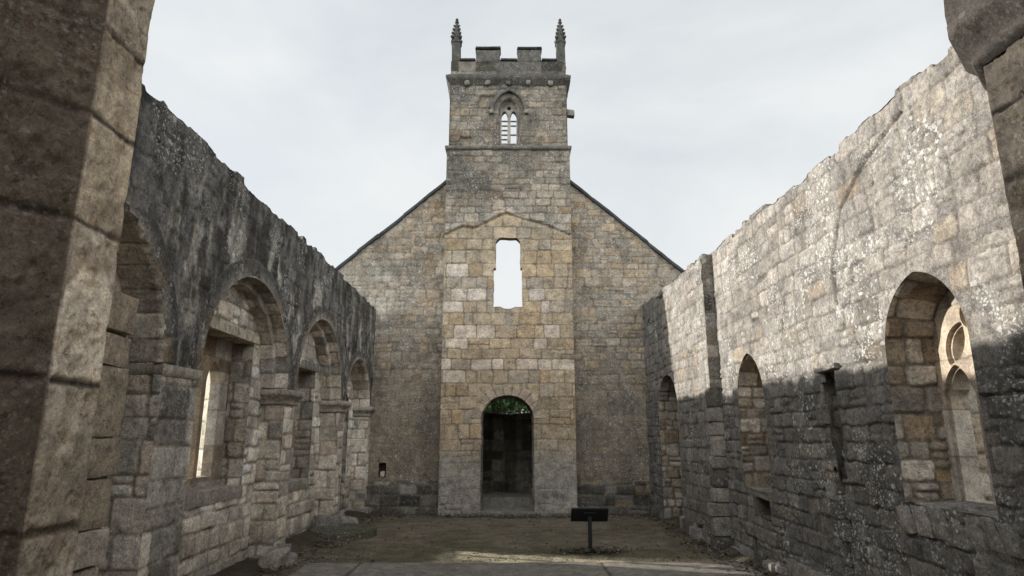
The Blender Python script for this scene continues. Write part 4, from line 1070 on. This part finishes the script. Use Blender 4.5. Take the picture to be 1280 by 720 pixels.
reveal(acc, ca, F_W(CY0+.05), [(0, 0), (0, -.86)], .06, Stones(911, 0, 12, 0, 1, ch=(.3, .4), lw=(.4, .6), rotate=True, pal=((GREY, 1), (GTAN, 1))), None, flip=True)
sheet(acc, lin(-4.4, 4.9, .1), lin(0, .86, .1), lambda u, d, h: np.stack((u, CY0+.05+d, 7.4+.1*fbm(u*2, d*2, 5, 3)), -1), None, None, None, flat=(.18, .17, .15))
box(acc, F_W(CY0+.06), 2.98, 4.9, 4.42, 5.05, -.84, .0, (.075, .066, .058), .012, .06, 912)
acc.build("arch_head", M_STONE, ARCH)

# the chancel the photograph is taken from: side walls and an east wall with a wide window
CHAN = empty("chancel", (.35, -1.5, 0), "dim stone chancel around the camera, opening through the arch into the nave", "chancel")
acc = Acc()
stH = Stones(920, -6, 6, -.1, 7, ch=(.2, .3), lw=(.3, .55), pal=((GREY, 2), (GTAN, 2), (BROWN, 1)), jw=.022)
for X, fl in ((-3.1, False), (3.9, True)):
    sg = 1 if X < 0 else -1
    sheet(acc, lin(-5, 2.95, .08), lin(-.08, 5.6, .08), lambda u, v, h: np.stack((X+sg*h, u, v), -1), stH, None, None, flip=fl)
    sheet(acc, lin(-5, 2.95, .3), lin(-.08, 5.6, .3), lambda u, v, h: np.stack((X-sg*.8+0*u, u, v), -1), stH, None, None, flip=not fl, disp=0)
ew = Op(.4, 1.0, 1.4, 3.2, 1.1)
for Y, fl in ((-5., True), (-5.8, False)):
    sheet(acc, lin(-3.9, 4.7, .08), lin(-.08, 5.6, .08), lambda u, v, h: np.stack((u, Y+0*h, v), -1), stH, lambda u, v: ew.sdf(u, v), None, flip=fl, disp=0)
acc.build("wall", M_STONE, CHAN)

acc = Acc()
sheet(acc, lin(-3.2, 4.0, .1), lin(-5, 2.95, .1), lambda u, v, h: np.stack((u, v, .02+h), -1), stp, None, None)
cf = acc.build("chancel_floor", M_FINE); cf['kind'] = 'structure'

# ------------------------------------------------------------------ small things
def at_floor(ob, name): return ob
LEC = empty("lectern", (1.29, 10.87, .0), "small black reading lectern with a tilted panel on one post, on the mossy floor", "lectern")
fr = lambda a, z, n: np.stack((1.29+a, 10.87+n, z), -1)
acc = Acc(); box(acc, fr, -.032, .032, -.02, .56, -.032, .032, (.02, .02, .02), .0, .1, 1, 0, .004); acc.build("post", M_BLACK, LEC)
acc = Acc(); box(acc, fr, -.09, .09, .0, .03, -.09, .09, (.02, .02, .02), .0, .1, 1, 0, .004); acc.build("base_plate", M_BLACK, LEC)
tl = lambda a, z, n: fr(a, .545+z*math.cos(.9)-n*math.sin(.9)*1.0+.0, n*math.cos(.9)+z*math.sin(.9))
acc = Acc(); box(acc, tl, -.30, .30, -.004, .03, -.15, .12, (.02, .02, .02), .0, .1, 2, 0, .004); pn = acc.build("panel", M_BLACK, LEC)
acc = Acc(); box(acc, tl, -.10, .10, -.03, -.005, -.09, .09, (.02, .02, .02), .0, .1, 2, 0, .004); acc.build("bracket", M_BLACK, LEC)

# round stone base at the foot of the third pier
SLAB = empty("stone_plinth", (-3.1, 12.65, 0), "low round mossy stone plinth on the floor against the left wall's arcade pier", "stone plinth")
acc = Acc()
th = np.linspace(0, 2*math.pi, 90); rr = np.concatenate((np.linspace(0, .60, 18), [.625, .64, .645, .645, .66]))
zz = np.concatenate((np.full(18, .135), [.13, .118, .10, .04, -.03]))
T, I = np.meshgrid(th, np.arange(len(rr)), indexing='ij')
R = rr[I]*(1+.05*(fbm(np.cos(T)*2+4, np.sin(T)*2+4, 3, 3)-.5)); Zv = zz[I]
x = -3.1+R*np.cos(T)*.95; y = 12.65+R*np.sin(T); Zv = Zv+.025*(fbm(x*5, y*5, 7, 4)-.5)*(I < 20)
P = np.stack((x, y, Zv), -1); idx = np.arange(T.size).reshape(T.shape)
Q = np.stack((idx[:-1, :-1], idx[:-1, 1:], idx[1:, 1:], idx[1:, :-1]), -1).reshape(-1, 4)[:, ::-1]
mossy = fbm(x*3, y*3, 17, 4)[..., None]; c = np.array((.13, .125, .10))*(1-mossy)+np.array((.075, .08, .04))*mossy
acc.add(P.reshape(-1, 3), Q, np.concatenate((c, np.full(T.shape+(1,), .3)), -1).reshape(-1, 4))
acc.build("drum", M_STONE, SLAB)

# loose stones
def rock(name, x, y, s, col, sd_, label, group=None):
    acc = Acc(); box(acc, lambda a, z, n: np.stack(np.broadcast_arrays(a+.25*z, n-.2*z+.2*a, z+.15*a), -1), -s[0], s[0], -.05, s[2]*1.5, -s[1], s[1], col, .035, .03, sd_, .2, .03); ob = acc.build(name, M_STONE)
    ob.location = (x, y, 0.02); ob.rotation_euler = (0, 0, sd_*1.3); ob['label'] = label; ob['category'] = "fallen stone"
    if group: ob['group'] = group
G = "fallen stones at the foot of the walls"
rock("fallen_stone", -3.32, 9.55, (.2, .16, .14), GTAN, 1, "rough pale fallen block at the broken foot of the second left pier", G)
rock("fallen_stone", -3.2, 9.85, (.13, .1, .09), GREY, 2, "smaller grey fallen stone beside the foot of the second left pier", G)
rock("fallen_stone", -3.2, 13.45, (.22, .15, .15), GREY, 3, "grey fallen block lying just behind the round plinth", G)

# leaf litter and pebbles: uncountable scatter
def scatter(name, mat, n, seed, pick, size, zoff=.03, leaf=True):
    rng = np.random.RandomState(seed); V = []; Fc = []
    k = 0
    while k < n:
        x, y, ok = pick(rng)
        if not ok: continue
        s = rng.uniform(*size); a = rng.uniform(0, 6.28); t = rng.uniform(-.5, .5)
        ca_, sa = math.cos(a)*s, math.sin(a)*s
        z = zoff+rng.uniform(0, .03); b = len(V)
        V += [(x-ca_, y-sa, z), (x+sa*.6, y-ca_*.6, z+t*s), (x+ca_, y+sa, z+.2*s), (x-sa*.6, y+ca_*.6, z+abs(t)*s)]
        Fc.append((b, b+1, b+2, b+3)); k += 1
    me = bpy.data.meshes.new(name); me.from_pydata(V, [], Fc); me.update(); me.materials.append(mat)
    ob = bpy.data.objects.new(name, me); COL.objects.link(ob); ob['kind'] = 'stuff'
    return ob
def pick_litter(rng):
    m = rng.rand(); 
    if m < .35: return 3.5-abs(rng.randn())*.28, rng.uniform(8, 16), True
    if m < .6: return -3.3+abs(rng.randn())*.3, rng.uniform(8, 16), True
    if m < .8: return rng.uniform(-3.2, 3.2), 15.5-abs(rng.randn())*.3, True
    if m < .88: return 1.35+rng.randn()*.32, 10.83+rng.randn()*.13, True
    return rng.uniform(-3, 3.2), rng.uniform(9.9, 15.5), True
lt = scatter("leaf_litter", M_LITTER, 5200, 4, pick_litter, (.012, .035))
gt = scatter("moss_tufts", M_GRASS, 1300, 9, lambda r: (r.uniform(-3, 3.3), 9.95+abs(r.randn())*.5, True), (.008, .02), .02)

rngp = np.random.RandomState(12); acc = Acc()
for k in range(900):
    x, y, _ = pick_litter(rngp); s_ = rngp.uniform(.006, .02)
    blob(acc, (x, y, .03+s_*.3), (s_*rngp.uniform(.8, 1.5), s_, s_*.7), np.array((.22, .205, .175))*rngp.uniform(.6, 1.4), 6, 4)
pb = acc.build("pebbles", M_FINE); pb['kind'] = 'stuff'

# tree beyond the tower
def tree(loc, h, cr, n, seed, label):
    root = empty("tree", loc, label, "tree")
    rng = np.random.RandomState(seed); acc = Acc()
    def limb(p0, p1, r0, r1):
        p0, p1 = np.array(p0, float), np.array(p1, float); d = p1-p0; d /= np.linalg.norm(d)
        u = np.cross(d, (0.3, .9, .2)); u /= np.linalg.norm(u); v = np.cross(d, u)
        t = np.linspace(0, 1, 8); th = np.linspace(0, 2*math.pi, 9); TT, HH = np.meshgrid(th, t, indexing='ij')
        R = r0+(r1-r0)*HH
        P = p0+(p1-p0)*HH[..., None]+(u*np.cos(TT)[..., None]+v*np.sin(TT)[..., None])*R[..., None]
        idx = np.arange(TT.size).reshape(TT.shape); Q = np.stack((idx[:-1, :-1], idx[1:, :-1], idx[1:, 1:], idx[:-1, 1:]), -1).reshape(-1, 4)
        acc.add(P.reshape(-1, 3), Q, np.full((TT.size, 4), .1))
    L = np.array(loc); limb(L, L+(0, 0, h*.5), .22, .13)
    cl = []
    for k in range(16):
        a = rng.uniform(0, 6.28); e = rng.uniform(.2, 1.2); ln = cr*rng.uniform(.5, 1)
        tip = L+(math.cos(a)*math.cos(e)*ln, math.sin(a)*math.cos(e)*ln, h*.42+math.sin(e)*ln*h/cr*.45); limb(L+(0, 0, h*rng.uniform(.2, .5)), tip, .07, .02); cl.append(tip)
    acc.build("trunk", M_BARK, root)
    V = []; Fc = []
    C = np.array(cl)
    for k in range(n):
        c = C[rng.randint(len(C))]; p = c+rng.randn(3)*np.array((cr*.26, cr*.26, h*.10)); s = rng.uniform(.06, .13)
        u = rng.randn(3); u /= np.linalg.norm(u); v = np.cross(u, rng.randn(3)); v /= np.linalg.norm(v); b = len(V)
        V += [tuple(p-u*s), tuple(p+v*s*.55), tuple(p+u*s), tuple(p-v*s*.55)]; Fc.append((b, b+1, b+2, b+3))
    me = bpy.data.meshes.new("crown"); me.from_pydata(V, [], Fc); me.update(); me.materials.append(M_LEAF)
    ob = bpy.data.objects.new("crown", me); COL.objects.link(ob); link(ob, root)
tree((-.6, 27, -.05), 6.2, 3.2, 16000, 2, "leafy green tree seen through the doorway behind the tower")
